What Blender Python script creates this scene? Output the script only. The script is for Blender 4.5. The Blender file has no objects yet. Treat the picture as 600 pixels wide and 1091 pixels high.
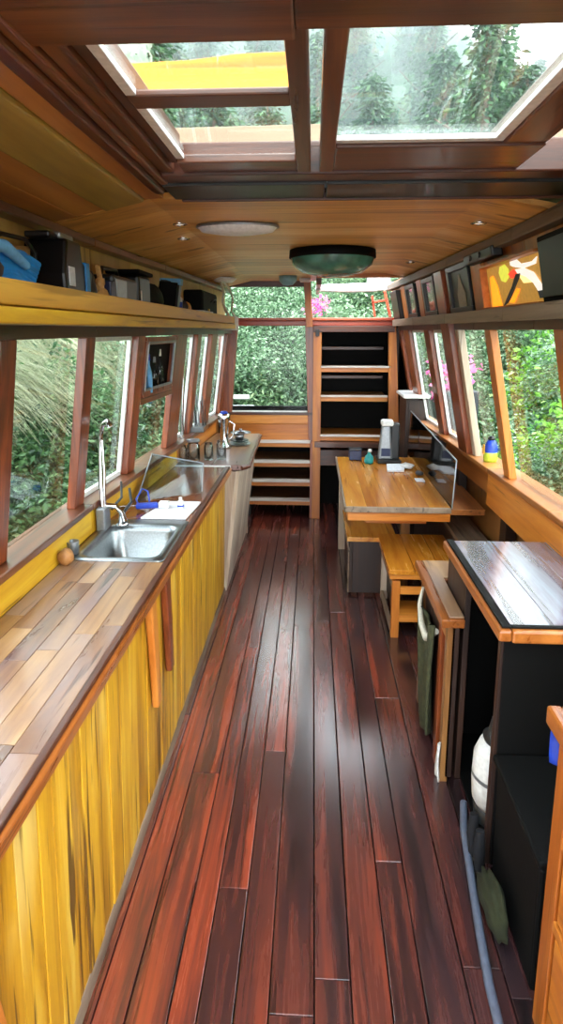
import bpy, bmesh, math, random
from mathutils import Vector, Matrix
import numpy as np
random.seed(7); rng = np.random.default_rng(7)
SC = bpy.context.scene
COL = SC.collection
# ------------------------------------------------------------------ camera
cd = bpy.data.cameras.new('camera'); cam = bpy.data.objects.new('camera', cd); COL.objects.link(cam)
cam.location = (0, 0, 1.75)
cam.rotation_euler = (math.radians(90-11.31), 0, math.radians(2.936))
cd.sensor_fit = 'VERTICAL'; cd.sensor_height = 36; cd.lens = 650/1091*36
cd.shift_y = -0.0582; cd.clip_start = .02; cd.clip_end = 500
SC.camera = cam
# ------------------------------------------------------------------ sky, sun, exposure
w = bpy.data.worlds.new('sky'); SC.world = w; w.use_nodes = True
nt = w.node_tree; nt.nodes.clear()
out = nt.nodes.new('ShaderNodeOutputWorld'); bg = nt.nodes.new('ShaderNodeBackground')
tc = nt.nodes.new('ShaderNodeTexCoord'); sep = nt.nodes.new('ShaderNodeSeparateXYZ'); rmp = nt.nodes.new('ShaderNodeValToRGB')
nt.links.new(tc.outputs['Generated'], sep.inputs[0]); nt.links.new(sep.outputs['Z'], rmp.inputs[0])
rmp.color_ramp.elements[0].position = 0; rmp.color_ramp.elements[0].color = (.95, .98, 1, 1)
rmp.color_ramp.elements[1].position = .8; rmp.color_ramp.elements[1].color = (.80, .90, 1, 1)
nt.links.new(rmp.outputs[0], bg.inputs[0]); bg.inputs[1].default_value = 3.2
nt.links.new(bg.outputs[0], out.inputs[0])
sd = bpy.data.lights.new('sun', 'SUN'); sd.energy = 1.5; sd.angle = math.radians(30); sd.color = (1, .96, .88)
sun = bpy.data.objects.new('sun', sd); COL.objects.link(sun); sun.rotation_euler = (math.radians(38), math.radians(12), 0)
SC.view_settings.view_transform = 'Standard'; SC.view_settings.look = 'None'
SC.view_settings.gamma = 1; SC.view_settings.exposure = 1.5
try: SC.view_settings.use_curve_mapping = False
except Exception: pass

# ------------------------------------------------------------------ helpers
WL = {}
def L(h):
    h = h.lstrip('#'); c = [int(h[i:i+2], 16)/255 for i in (0, 2, 4)]
    return tuple((x/12.92 if x <= .04045 else ((x+.055)/1.055)**2.4) for x in c)+(1,)

class MB:
    def __init__(s): s.v = []; s.f = []; s.r = []; s.sm = []
    def add(s, vs, fs, rnd=None, smooth=False):
        b = len(s.v); s.v += [tuple(v) for v in vs]
        if rnd is None: rnd = random.random()
        for f in fs: s.f.append(tuple(i+b for i in f)); s.r.append(rnd); s.sm.append(smooth)
        return s
    def hexa(s, p, rnd=None):      # p: 4 bottom (ccw) + 4 top
        return s.add(p, [(3,2,1,0),(4,5,6,7),(0,1,5,4),(1,2,6,5),(2,3,7,6),(3,0,4,7)], rnd)
    def box(s, x0, x1, y0, y1, z0, z1, rnd=None):
        if x0 > x1: x0, x1 = x1, x0
        if y0 > y1: y0, y1 = y1, y0
        if z0 > z1: z0, z1 = z1, z0
        return s.hexa([(x0,y0,z0),(x1,y0,z0),(x1,y1,z0),(x0,y1,z0),(x0,y0,z1),(x1,y0,z1),(x1,y1,z1),(x0,y1,z1)], rnd)
    def bar(s, a, b, w, h, up=(0,0,1), rnd=None, w2=None, h2=None):
        a = Vector(a); b = Vector(b); d = (b-a).normalized(); u = Vector(up)
        r = d.cross(u).normalized(); u = r.cross(d).normalized(); w2 = w2 or w; h2 = h2 or h
        p = []
        for c, W, H in ((a, w, h), (b, w2, h2)):
            p += [c-r*W/2-u*H/2, c+r*W/2-u*H/2, c+r*W/2+u*H/2, c-r*W/2+u*H/2]
        return s.add(p, [(3,2,1,0),(4,5,6,7),(0,1,5,4),(1,2,6,5),(2,3,7,6),(3,0,4,7)], rnd)
    def tube(s, pts, rad, n=10, rnd=None, cap=True):
        pts = [Vector(p) for p in pts]; N = len(pts); rads = rad if isinstance(rad, (list, tuple)) else [rad]*N
        vs = []; prev = None
        for i, p in enumerate(pts):
            d = (pts[min(i+1, N-1)]-pts[max(i-1, 0)]).normalized()
            if prev is None:
                prev = d.orthogonal().normalized()
            prev = (prev-d*prev.dot(d)).normalized(); q = d.cross(prev)
            for k in range(n):
                a = 2*math.pi*k/n; vs.append(p+(prev*math.cos(a)+q*math.sin(a))*rads[i])
        fs = [(i*n+k, i*n+(k+1) % n, (i+1)*n+(k+1) % n, (i+1)*n+k) for i in range(N-1) for k in range(n)]
        s.add(vs, fs, rnd, True)
        if cap: s.add(vs[:n], [tuple(range(n))[::-1]], rnd); s.add(vs[-n:], [tuple(range(n))], rnd)
        return s
    def lathe(s, prof, c=(0,0,0), n=24, rnd=None, sx=1, sy=1, M=None):
        vs = []
        for r, z in prof:
            for k in range(n):
                a = 2*math.pi*k/n; p = Vector((r*sx*math.cos(a), r*sy*math.sin(a), z))
                if M: p = M @ p
                vs.append((p.x+c[0], p.y+c[1], p.z+c[2]))
        N = len(prof)
        fs = [(i*n+k, i*n+(k+1) % n, (i+1)*n+(k+1) % n, (i+1)*n+k) for i in range(N-1) for k in range(n)]
        return s.add(vs, fs, rnd, True)
    def blob(s, c, r, n=14, m=9, jit=0, rnd=None):
        c = Vector(c); prof = []
        vs = []; ph = [random.random()*6 for _ in range(6)]
        for i in range(m+1):
            t = math.pi*i/m
            for k in range(n):
                a = 2*math.pi*k/n; d = Vector((math.sin(t)*math.cos(a), math.sin(t)*math.sin(a), -math.cos(t)))
                q = 1+jit*(math.sin(3*d.x+ph[0]+2*d.y)+math.sin(4*d.y+ph[1]+3*d.z)+.6*math.sin(9*d.x+ph[2]+7*d.z))
                vs.append((c.x+d.x*r[0]*q, c.y+d.y*r[1]*q, c.z+d.z*r[2]*q))
        fs = [(i*n+k, i*n+(k+1) % n, (i+1)*n+(k+1) % n, (i+1)*n+k) for i in range(m) for k in range(n)]
        return s.add(vs, fs, rnd, True)
    def prism(s, poly, axis, a, b, rnd=None):   # poly of 2d points extruded along an axis
        n = len(poly)
        def P(u, v, t): return {'x': (t, u, v), 'y': (u, t, v), 'z': (u, v, t)}[axis]
        vs = [P(u, v, a) for u, v in poly]+[P(u, v, b) for u, v in poly]
        fs = [tuple(range(n))[::-1], tuple(range(n, 2*n))]+[(i, (i+1) % n, n+(i+1) % n, n+i) for i in range(n)]
        return s.add(vs, fs, rnd)
    def sheet(s, fn, nu, nv, th=0, rnd=None):
        vs = [fn(i/nu, j/nv) for i in range(nu+1) for j in range(nv+1)]
        fs = [(i*(nv+1)+j, (i+1)*(nv+1)+j, (i+1)*(nv+1)+j+1, i*(nv+1)+j+1) for i in range(nu) for j in range(nv)]
        return s.add(vs, fs, rnd, True)

def build(name, mb, mat, parent=None, bevel=.003, solid=0, sub=0, label=None):
    me = bpy.data.meshes.new(name)
    o0 = WL.get(parent.name, Vector((0, 0, 0))) if parent else Vector((0, 0, 0))
    me.from_pydata([(v[0]-o0.x, v[1]-o0.y, v[2]-o0.z) for v in mb.v], [], mb.f)
    at = me.attributes.new('rnd', 'FLOAT', 'FACE'); at.data.foreach_set('value', mb.r)
    me.polygons.foreach_set('use_smooth', mb.sm)
    bm = bmesh.new(); bm.from_mesh(me); bmesh.ops.recalc_face_normals(bm, faces=bm.faces); bm.to_mesh(me); bm.free()
    me.materials.append(mat); me.update()
    o = bpy.data.objects.new(name, me); COL.objects.link(o)
    WL[o.name] = o0.copy()
    if parent:
        o.parent = parent
    if solid:
        m = o.modifiers.new('solid', 'SOLIDIFY'); m.thickness = solid; m.offset = 0
    if bevel:
        m = o.modifiers.new('bevel', 'BEVEL'); m.width = bevel; m.segments = 2; m.limit_method = 'ANGLE'; m.angle_limit = math.radians(50)
    if sub:
        m = o.modifiers.new('sub', 'SUBSURF'); m.levels = m.render_levels = sub
    if label: o['label'] = label
    return o
def tag(o, label, cat, group=None, kind=None):
    o['label'] = label; o['category'] = cat
    if group: o['group'] = group
    if kind: o['kind'] = kind
    return o
def thing(name, label, cat, loc, group=None):
    o = bpy.data.objects.new(name, None); COL.objects.link(o); o.empty_display_size = .05
    o.location = loc; WL[o.name] = Vector(loc); return tag(o, label, cat, group)
def single(name, mb, mat, label, cat, group=None, **k):
    return tag(build(name, mb, mat, None, **k), label, cat, group)
def struct(name, mb, mat, parent=None, **k):
    o = build(name, mb, mat, parent, **k)
    if not parent: o['kind'] = 'structure'
    return o
def copy_tree(o, parent=None):
    c = o.copy(); COL.objects.link(c)
    if parent: c.parent = parent
    for ch in [x for x in COL.objects if x.parent == o]: copy_tree(ch, c)
    return c

# ------------------------------------------------------------------ materials
def newmat(n):
    m = bpy.data.materials.new(n); m.use_nodes = True; t = m.node_tree
    return m, t, t.nodes['Principled BSDF']
def plain(n, col, rough=.5, metal=0, bump=0, bs=60, var=.12, spec=.5, emit=0, coat=0, trans=0):
    m, t, p = newmat(n); c = L(col)
    tc = t.nodes.new('ShaderNodeTexCoord'); no = t.nodes.new('ShaderNodeTexNoise'); no.inputs['Scale'].default_value = bs; no.inputs['Detail'].default_value = 4
    t.links.new(tc.outputs['Object'], no.inputs[0])
    r = t.nodes.new('ShaderNodeValToRGB'); r.color_ramp.elements[0].position = .3; r.color_ramp.elements[1].position = .7
    r.color_ramp.elements[0].color = tuple(x*(1-var) for x in c[:3])+(1,); r.color_ramp.elements[1].color = tuple(min(1, x*(1+var)) for x in c[:3])+(1,)
    t.links.new(no.outputs[0], r.inputs[0]); t.links.new(r.outputs[0], p.inputs['Base Color'])
    p.inputs['Roughness'].default_value = rough; p.inputs['Metallic'].default_value = metal
    p.inputs['Specular IOR Level'].default_value = spec; p.inputs['Coat Weight'].default_value = coat
    p.inputs['Transmission Weight'].default_value = trans
    if emit: p.inputs['Emission Color'].default_value = c; p.inputs['Emission Strength'].default_value = emit
    if bump:
        b = t.nodes.new('ShaderNodeBump'); b.inputs['Strength'].default_value = bump; b.inputs['Distance'].default_value = .01
        t.links.new(no.outputs[0], b.inputs['Height']); t.links.new(b.outputs[0], p.inputs['Normal'])
    return m
def wood(n, cols, axis='y', rough=.35, grain=16, crack='#20100a', camt=.6, cth=.60, var=.5, bump=.2, coat=0, stretch=.09, blotch=None, rr=.12):
    """boards with grain along an axis, a tone of their own per board, dark fissures"""
    m, t, p = newmat(n); N = t.nodes.new; K = t.links.new
    tc = N('ShaderNodeTexCoord'); at = N('ShaderNodeAttribute'); at.attribute_name = 'rnd'
    mul = N('ShaderNodeVectorMath'); mul.operation = 'SCALE'; mul.inputs[0].default_value = (13.1, 17.7, 9.3); K(at.outputs['Fac'], mul.inputs['Scale'])
    ad = N('ShaderNodeVectorMath'); ad.operation = 'ADD'; K(tc.outputs['Object'], ad.inputs[0]); K(mul.outputs[0], ad.inputs[1])
    sc = [1, 1, 1]; sc['xyz'.index(axis)] = stretch
    mp = N('ShaderNodeMapping'); mp.inputs['Scale'].default_value = sc; K(ad.outputs[0], mp.inputs[0])
    n1 = N('ShaderNodeTexNoise'); n1.inputs['Scale'].default_value = grain; n1.inputs['Detail'].default_value = 7; n1.inputs['Roughness'].default_value = .62; n1.inputs['Distortion'].default_value = .5
    K(mp.outputs[0], n1.inputs[0])
    r = N('ShaderNodeValToRGB'); el = r.color_ramp.elements
    el[0].position = .28; el[0].color = L(cols[0]); el[1].position = .72; el[1].color = L(cols[-1])
    for i, c in enumerate(cols[1:-1]):
        e = el.new(.28+.44*(i+1)/(len(cols)-1)); e.color = L(c)
    # per-board tone shift
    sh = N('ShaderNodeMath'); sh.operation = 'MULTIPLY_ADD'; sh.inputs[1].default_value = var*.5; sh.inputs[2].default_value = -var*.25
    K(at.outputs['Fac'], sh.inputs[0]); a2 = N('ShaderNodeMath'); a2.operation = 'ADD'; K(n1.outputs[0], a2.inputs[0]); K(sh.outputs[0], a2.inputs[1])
    K(a2.outputs[0], r.inputs[0]); last = r.outputs[0]
    if blotch:
        nb = N('ShaderNodeTexNoise'); nb.inputs['Scale'].default_value = blotch[1]; nb.inputs['Detail'].default_value = 3
        mb_ = N('ShaderNodeMapping'); s2 = [1, 1, 1]; s2['xyz'.index(axis)] = .35; mb_.inputs['Scale'].default_value = s2
        K(ad.outputs[0], mb_.inputs[0]); K(mb_.outputs[0], nb.inputs[0])
        rb = N('ShaderNodeValToRGB'); rb.color_ramp.elements[0].position = blotch[2]; rb.color_ramp.elements[1].position = blotch[2]+.14
        mx = N('ShaderNodeMixRGB'); mx.inputs[2].default_value = L(blotch[0]); K(nb.outputs[0], rb.inputs[0])
        mm = N('ShaderNodeMath'); mm.operation = 'MULTIPLY'; mm.inputs[1].default_value = blotch[3]; K(rb.outputs[0], mm.inputs[0])
        K(mm.outputs[0], mx.inputs[0]); K(last, mx.inputs[1]); last = mx.outputs[0]
    # fissures
    sc3 = [1, 1, 1]; sc3['xyz'.index(axis)] = stretch*.55
    m3 = N('ShaderNodeMapping'); m3.inputs['Scale'].default_value = sc3; K(ad.outputs[0], m3.inputs[0])
    n3 = N('ShaderNodeTexNoise'); n3.inputs['Scale'].default_value = grain*2.2; n3.inputs['Detail'].default_value = 3; K(m3.outputs[0], n3.inputs[0])
    r3 = N('ShaderNodeValToRGB'); r3.color_ramp.elements[0].position = cth; r3.color_ramp.elements[1].position = cth+.06; K(n3.outputs[0], r3.inputs[0])
    m4 = N('ShaderNodeMath'); m4.operation = 'MULTIPLY'; m4.inputs[1].default_value = camt; K(r3.outputs[0], m4.inputs[0])
    mx = N('ShaderNodeMixRGB'); mx.inputs[2].default_value = L(crack); K(m4.outputs[0], mx.inputs[0]); K(last, mx.inputs[1])
    K(mx.outputs[0], p.inputs['Base Color'])
    rg = N('ShaderNodeMath'); rg.operation = 'MULTIPLY_ADD'; rg.inputs[1].default_value = rr*2; rg.inputs[2].default_value = rough-rr; K(n1.outputs[0], rg.inputs[0]); K(rg.outputs[0], p.inputs['Roughness'])
    b = N('ShaderNodeBump'); b.inputs['Strength'].default_value = bump; b.inputs['Distance'].default_value = .004
    sb = N('ShaderNodeMath'); sb.operation = 'SUBTRACT'; K(n1.outputs[0], sb.inputs[0]); K(m4.outputs[0], sb.inputs[1]); K(sb.outputs[0], b.inputs['Height']); K(b.outputs[0], p.inputs['Normal'])
    p.inputs['Coat Weight'].default_value = coat; p.inputs['Coat Roughness'].default_value = .15
    return m
def glass(n, tint='#eef4f2', refl=.9, rough=.02):
    m, t, p = newmat(n); t.nodes.remove(p); N = t.nodes.new
    tr = N('ShaderNodeBsdfTransparent'); tr.inputs[0].default_value = L(tint); gl = N('ShaderNodeBsdfGlossy'); gl.inputs['Roughness'].default_value = rough
    fr = N('ShaderNodeFresnel'); fr.inputs[0].default_value = 1.45; mu = N('ShaderNodeMath'); mu.operation = 'MULTIPLY'; mu.inputs[1].default_value = refl
    mx = N('ShaderNodeMixShader'); t.links.new(fr.outputs[0], mu.inputs[0]); t.links.new(mu.outputs[0], mx.inputs[0])
    t.links.new(tr.outputs[0], mx.inputs[1]); t.links.new(gl.outputs[0], mx.inputs[2]); t.links.new(mx.outputs[0], t.nodes['Material Output'].inputs[0])
    return m
def leafmat(n, cols, rough=.45, tr=.35):
    m, t, p = newmat(n); N = t.nodes.new; K = t.links.new
    at = N('ShaderNodeAttribute'); at.attribute_name = 'rnd'; r = N('ShaderNodeValToRGB')
    el = r.color_ramp.elements; el[0].color = L(cols[0]); el[1].color = L(cols[-1])
    for i, c in enumerate(cols[1:-1]): e = el.new((i+1)/(len(cols)-1)); e.color = L(c)
    K(at.outputs['Fac'], r.inputs[0]); K(r.outputs[0], p.inputs['Base Color']); p.inputs['Roughness'].default_value = rough
    tl = N('ShaderNodeBsdfTranslucent'); K(r.outputs[0], tl.inputs[0]); mx = N('ShaderNodeMixShader'); mx.inputs[0].default_value = tr
    K(p.outputs[0], mx.inputs[1]); K(tl.outputs[0], mx.inputs[2]); K(mx.outputs[0], t.nodes['Material Output'].inputs[0])
    return m

M = {}
M['floor'] = wood('red stained floor boards', ['#1c1416', '#3a2224', '#643028', '#96402a'], 'y', .26, 16, '#140d10', .7, .61, .6, .18, .25, .06, ('#33292f', 2.2, .50, .45), .10)
M['yellow'] = wood('yellow painted boards', ['#8e5c08', '#b88214', '#cc9820', '#d8b040'], 'z', .45, 18, '#4a2a08', .9, .595, .35, .3, 0, .07, ('#f0dc86', 3, .60, .35))
M['yellow_y'] = wood('yellow painted rail', ['#a06c0e', '#c69218', '#daae2c'], 'y', .45, 18, '#5a3608', .7, .62, .3, .3, 0, .07)
M['redwood_z'] = wood('red brown varnished post', ['#4a2212', '#7c3a1c', '#a3562c'], 'z', .32, 22, '#26100a', .5, .62, .3, .15, .2, .07)
M['redwood_y'] = wood('red brown varnished beam', ['#3c1e12', '#63351c', '#84502c'], 'y', .32, 22, '#26100a', .5, .62, .3, .15, .2, .07)
M['redwood_x'] = wood('red brown varnished cross beam', ['#3c1e12', '#63351c', '#84502c'], 'x', .32, 22, '#26100a', .5, .62, .3, .15, .2, .07)
M['dark_x'] = wood('dark walnut cross beam', ['#2a130c', '#4d2616', '#6b3a20'], 'x', .35, 22, '#160a06', .5, .62, .3, .15, .1, .07)
M['dark_y'] = wood('dark walnut long beam', ['#2a130c', '#4d2616', '#6b3a20'], 'y', .35, 22, '#160a06', .5, .62, .3, .15, .1, .07)
M['dark_z'] = wood('dark walnut panel', ['#180c08', '#29150d', '#402416'], 'z', .5, 22, '#160a06', .5, .62, .3, .15, .1, .07)
M['ceiling'] = wood('honey ceiling boards', ['#b8823e', '#dca252', '#eeba6a', '#f8d08c'], 'x', .42, 9, '#5a2c10', .7, .62, .5, .12, .15, .06)
M['ceiling_y'] = wood('honey brown coving boards', ['#94582a', '#b47838', '#cc924c'], 'y', .4, 14, '#43200c', .6, .64, .4, .12, .1, .06)
M['olive'] = wood('olive stained coving board', ['#8c7434', '#ac9244', '#c2aa5c'], 'y', .4, 12, '#43300c', .4, .66, .3, .12, .1, .06)
M['orange_x'] = wood('orange pine board across', ['#a4561a', '#c77728', '#dc9440'], 'x', .38, 18, '#5a290c', .5, .63, .4, .15, .15, .07)
M['orange_y'] = wood('orange pine board', ['#a4561a', '#c77728', '#dc9440'], 'y', .38, 18, '#5a290c', .5, .63, .4, .15, .15, .07)
M['orange_z'] = wood('orange pine upright', ['#9a5018', '#bc6e26', '#cf8638'], 'z', .38, 18, '#5a290c', .5, .63, .4, .15, .15, .07)
M['shelfedge'] = wood('yellow brown shelf edge', ['#a8701c', '#c48c2c', '#d6a240'], 'y', .42, 14, '#5a3410', .5, .63, .3, .12, 0, .06)
M['rim'] = wood('orange brown edge trim', ['#7a4018', '#9c5824', '#b87032'], 'y', .3, 18, '#34160a', .5, .63, .4, .15, .3, .07)
M['honey_y'] = wood('honey table top boards', ['#a85e18', '#cc842a', '#dc9c3c'], 'y', .25, 16, '#7a420e', .6, .63, .4, .15, .4, .08)
M['brown_y'] = wood('mid brown wall board', ['#7a4420', '#a0602c', '#b8783c'], 'y', .4, 16, '#3c1c0c', .5, .63, .4, .15, .1, .06)
M['brown_z'] = wood('brown wall panel', ['#5c381c', '#7c5028', '#946636'], 'z', .4, 16, '#3c1c0c', .5, .63, .3, .15, .1, .07)
M['worktop'] = wood('weathered worktop boards with painted sheen', ['#5a3c2a', '#7c563a', '#9a724c', '#b28c62'], 'y', .30, 10, '#2c1c18', .8, .64, .38, .25, .25, .12, ('#6e6270', 2.6, .50, .55))  # purple grey blotches paint streaks of sheen into the board colour
M['worktop_red'] = wood('glossy red brown worktop boards', ['#5e2c1c', '#84482c', '#a1603c'], 'y', .14, 12, '#2c1410', .6, .64, .5, .12, .5, .1)
M['worktop_sheen'] = wood('varnished dark top with painted sheen', ['#42363a', '#665c68', '#8c90a2'], 'y', .16, 9, '#2c2022', .8, .60, .5, .25, 1.0, .10)  # blue grey tones paint a bright window reflection into the dark boards
M['grey_y'] = wood('greyed bench boards', ['#5c4a3c', '#7d6a58', '#988470'], 'y', .5, 16, '#2c2018', .7, .62, .4, .25, 0, .07)
M['grey_z'] = wood('bleached beige panel', ['#9a8270', '#bca892', '#d4c4b0'], 'z', .5, 14, '#6a4c3c', .6, .62, .4, .25, 0, .07)
M['grey_x'] = wood('weathered grey step edge', ['#b0a498', '#d0c8be', '#e8e2dc'], 'x', .5, 14, '#4a382c', .6, .62, .4, .25, 0, .07)
M['tan_x'] = wood('pale tan plank', ['#8c7058', '#a88c70', '#bca48a'], 'x', .5, 8, '#6a4c3c', .5, .64, .4, .2, 0, .07)
M['yellow_x'] = wood('yellow roof plank', ['#b86c08', '#d8930e', '#e8ab2c'], 'x', .5, 6, '#b85c10', .8, .60, .3, .2, 0, .05)
M['cream'] = wood('pale straw upper wall boards', ['#b98a3c', '#d0a558', '#dcb76c'], 'z', .5, 8, '#6a4418', .5, .66, .3, .12, 0, .08)
M['black'] = plain('black painted board', '#030303', .7, bump=.05, bs=20, spec=.2)
M['blackplastic'] = plain('black plastic', '#08080a', .35)
M['dkgreen'] = plain('dark green black painted strip', '#141a1a', .4, bs=12, var=.6, coat=.1)
M['steel'] = plain('brushed stainless steel', '#909496', .30, 1, .05, 120)
M['chrome'] = plain('chrome', '#d8dadc', .12, 1)
M['white'] = plain('white enamel', '#e6e6e4', .4)
M['whitebead'] = plain('white window bead', '#dcdcda', .45)
M['paper'] = plain('white paper', '#dfe1e8', .7)
M['blue'] = plain('blue plastic', '#1c3ca8', .4)
M['brightblue'] = plain('bright blue rubber', '#1f86cf', .45, bump=.1, bs=30)
M['lblue'] = plain('pale blue cloth', '#6aa8d8', .6)
M['teal'] = plain('teal plastic', '#1c8c8c', .35)
M['navy'] = plain('navy box', '#1c2a50', .4)
M['lampgreen'] = plain('deep green glass shade', '#4c8a7c', .25, bs=9, var=.4, coat=.4)
M['greymetal'] = plain('grey metal', '#8e9296', .35, .6)
M['dgrey'] = plain('dark grey plastic', '#24282c', .4)
M['stone'] = plain('tan wooden knob', '#9c6a3a', .5, bump=.4, bs=25, var=.35)
M['yplastic'] = plain('yellow plastic', '#d8a01c', .4)
M['orange'] = plain('orange glass', '#f08a18', .3)
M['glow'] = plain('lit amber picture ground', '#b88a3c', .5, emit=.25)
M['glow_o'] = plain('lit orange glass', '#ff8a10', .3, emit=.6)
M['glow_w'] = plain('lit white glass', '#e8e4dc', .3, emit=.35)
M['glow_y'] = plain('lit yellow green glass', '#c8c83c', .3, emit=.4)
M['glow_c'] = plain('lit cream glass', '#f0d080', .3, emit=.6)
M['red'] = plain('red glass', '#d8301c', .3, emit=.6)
M['redpaint'] = wood('red stained sill', ['#7a2a18', '#a84028', '#c8603c'], 'x', .35, 18, '#401408', .5, .63, .4, .1, .2, .06)
M['towel'] = plain('olive grey towel', '#3c3e26', .9, bump=.5, bs=40, var=.4)
M['greencloth'] = plain('dark green cloth bag', '#22260e', .9, bump=.5, bs=20, var=.4)
M['darkcloth'] = plain('dark blue cloth', '#0c0d14', .9, bump=.5, bs=20, var=.4)
M['rope'] = plain('off white rope', '#c8c4b4', .8, bump=.4, bs=80)
M['pipe'] = plain('blue grey pipe', '#5c6478', .45)
M['brownbag'] = plain('brown leather', '#3c2a1c', .5, bump=.2, bs=30)
M['skin'] = plain('tan carved wood', '#c89a5c', .5)
M['glass'] = glass('window glass', '#f4f8f6', .22)
M['glass2'] = glass('clear drinking glass', '#f2f6f6', .8)
M['acryl'] = glass('smoked clear acrylic', '#b8aca2', 1.3, .05)
M['sheetglass'] = glass('glass splash sheet', '#dce8ec', 1.5, .05)
M['ledw'] = plain('downlight lens', '#e8dcc4', .4, emit=.3)
M['leaf_l'] = leafmat('fern leaves', ['#26402a', '#42623e', '#6e8c60', '#a8bc8c'])
M['leaf_d'] = leafmat('dark shrub leaves', ['#233f26', '#3a5f38', '#5c8452', '#8fae78'])
M['leaf_b'] = leafmat('bright green leaves', ['#4f8a2c', '#76b440', '#a2d65c', '#dcf0a8'], tr=.45)
M['leaf_m'] = leafmat('mid green leaves', ['#2c4430', '#4c6c4a', '#7c9a74', '#bccdb0'])
M['blade'] = leafmat('dry grass blades', ['#4c5838', '#7e8662', '#aeb08a', '#d6d6ba'])
M['needle'] = leafmat('conifer needles', ['#1e3a28', '#2f5238', '#48704a', '#6c9060'], tr=.15)
M['pink'] = leafmat('pink petals', ['#c83c78', '#f070b0', '#ff9cd0'])
M['bark'] = wood('grey brown bark', ['#3c3028', '#5c4c40', '#7c6c5c'], 'z', .9, 12, '#1c1410', .7, .6, .4, .6, 0, .2)

def bankmat(n, a, b, c, s):
    m, t, p = newmat(n); N = t.nodes.new; K = t.links.new
    tc = N('ShaderNodeTexCoord'); n1 = N('ShaderNodeTexNoise'); n1.inputs['Scale'].default_value = s; n1.inputs['Detail'].default_value = 9; n1.inputs['Roughness'].default_value = .7
    K(tc.outputs['Object'], n1.inputs[0]); r = N('ShaderNodeValToRGB'); el = r.color_ramp.elements
    el[0].position = .35; el[0].color = L(a); el[1].position = .68; el[1].color = L(c); e = el.new(.5); e.color = L(b)
    K(n1.outputs[0], r.inputs[0]); K(r.outputs[0], p.inputs['Base Color']); p.inputs['Roughness'].default_value = .95
    bp = N('ShaderNodeBump'); bp.inputs['Strength'].default_value = .8; bp.inputs['Distance'].default_value = .1; K(n1.outputs[0], bp.inputs['Height']); K(bp.outputs[0], p.inputs['Normal'])
    return m
M['bank'] = bankmat('mossy bank', '#141f12', '#2c4226', '#5c7248', 3)
M['hill'] = bankmat('forest hillside', '#1e3826', '#2f5238', '#466a48', .5)
M['cliff'] = bankmat('cliff rock', '#4c5448', '#7a8474', '#a4ac98', .6)
M['water'] = plain('canal water', '#2c3a34', .08, bs=2, bump=.1)

fp = M['floor'].node_tree.nodes['Principled BSDF']; fp.inputs['Coat Weight'].default_value = .9; fp.inputs['Coat IOR'].default_value = 1.65; fp.inputs['Coat Roughness'].default_value = .2
# ------------------------------------------------------------------ hull lines (inner faces)
def tp(y): return max(0, y-2.5)*.05
def xl(y, z): return -(1.005-tp(y)-.135*(z-1.01))
def xr(y, z): return 1.03-tp(y)*.75-.2*(z-1.01)
Y0, Y1 = -1.4, 5.6

# ================================================================== STRUCTURE
# floor boards
f = MB(); x = -.655; fl_w = [.10, .085, .11, .075, .095, .09, .12, .10, .105, .09, .12, .11, .1, .12, .1, .12, .1, .12, .1]
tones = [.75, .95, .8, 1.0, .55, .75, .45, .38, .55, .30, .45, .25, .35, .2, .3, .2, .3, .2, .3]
for i, wd in enumerate(fl_w):
    y = Y0
    while y < 6.2:
        ln = random.uniform(1.6, 3.4); y2 = min(6.2, y+ln)
        if 6.2-y2 < .6: y2 = 6.2
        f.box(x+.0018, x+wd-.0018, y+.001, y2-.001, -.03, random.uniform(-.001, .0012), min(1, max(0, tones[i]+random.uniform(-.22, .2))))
        y = y2
    x += wd
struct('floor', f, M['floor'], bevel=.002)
struct('trim_1', MB().box(-.68, 1.3, Y0, 6.2, -.08, -.031), M['black'], bevel=0)
# left wall below the windows
def wallstrip(mb, fx, z0, z1, th, ys, side):
    for a, b in zip(ys[:-1], ys[1:]):
        p = []
        for z in (z0, z1):
            xa, xb = fx(a, z), fx(b, z)
            q = [(xa, a, z), (xa+side*th, a, z), (xb+side*th, b, z), (xb, b, z)]
            if side < 0: q = q[::-1]
            p += q
        mb.hexa(p)
YS = [Y0, .5, 1.5, 2.5, 3.3, 4.1, 4.9, 5.6]
m = MB(); wallstrip(m, lambda y, z: -1.03+tp(y), 0, .96, .04, YS, -1); struct('wall_left', m, M['brown_z'])
m = MB(); wallstrip(m, lambda y, z: 1.10-tp(y)*.75, 0, .96, .04, YS, 1); struct('wall_right', m, M['brown_z'])
# yellow splash boards behind the worktop
m = MB(); wallstrip(m, lambda y, z: -.955+tp(y)*.9, .88, .985, .025, [Y0, .8, 2.5, 3.3, 3.9], -1); struct('trim_2', m, M['yellow_y'])
m = MB(); wallstrip(m, lambda y, z: -.955+tp(y)*.9, .88, .985, .025, [3.92, 4.5, 5.2], -1); struct('trim_3', m, M['orange_y'])
# window sills
m = MB(); wallstrip(m, lambda y, z: -.945+tp(y), .985, 1.012, .13, YS, -1); struct('trim_4', m, M['redwood_y'], bevel=.005)
m = MB(); wallstrip(m, lambda y, z: .985-tp(y)*.75, .985, 1.012, .16, YS, 1); struct('trim_5', m, M['brown_y'], bevel=.005)
# headers
m = MB(); wallstrip(m, lambda y, z: xl(y, 1.74)+.02, 1.722, 1.79, .07, YS, -1); struct('trim_6', m, M['dark_y'])
m = MB(); wallstrip(m, lambda y, z: xr(y, 1.78)-.01, 1.752, 1.80, .07, YS, 1); struct('trim_7', m, M['dark_y'])
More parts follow.
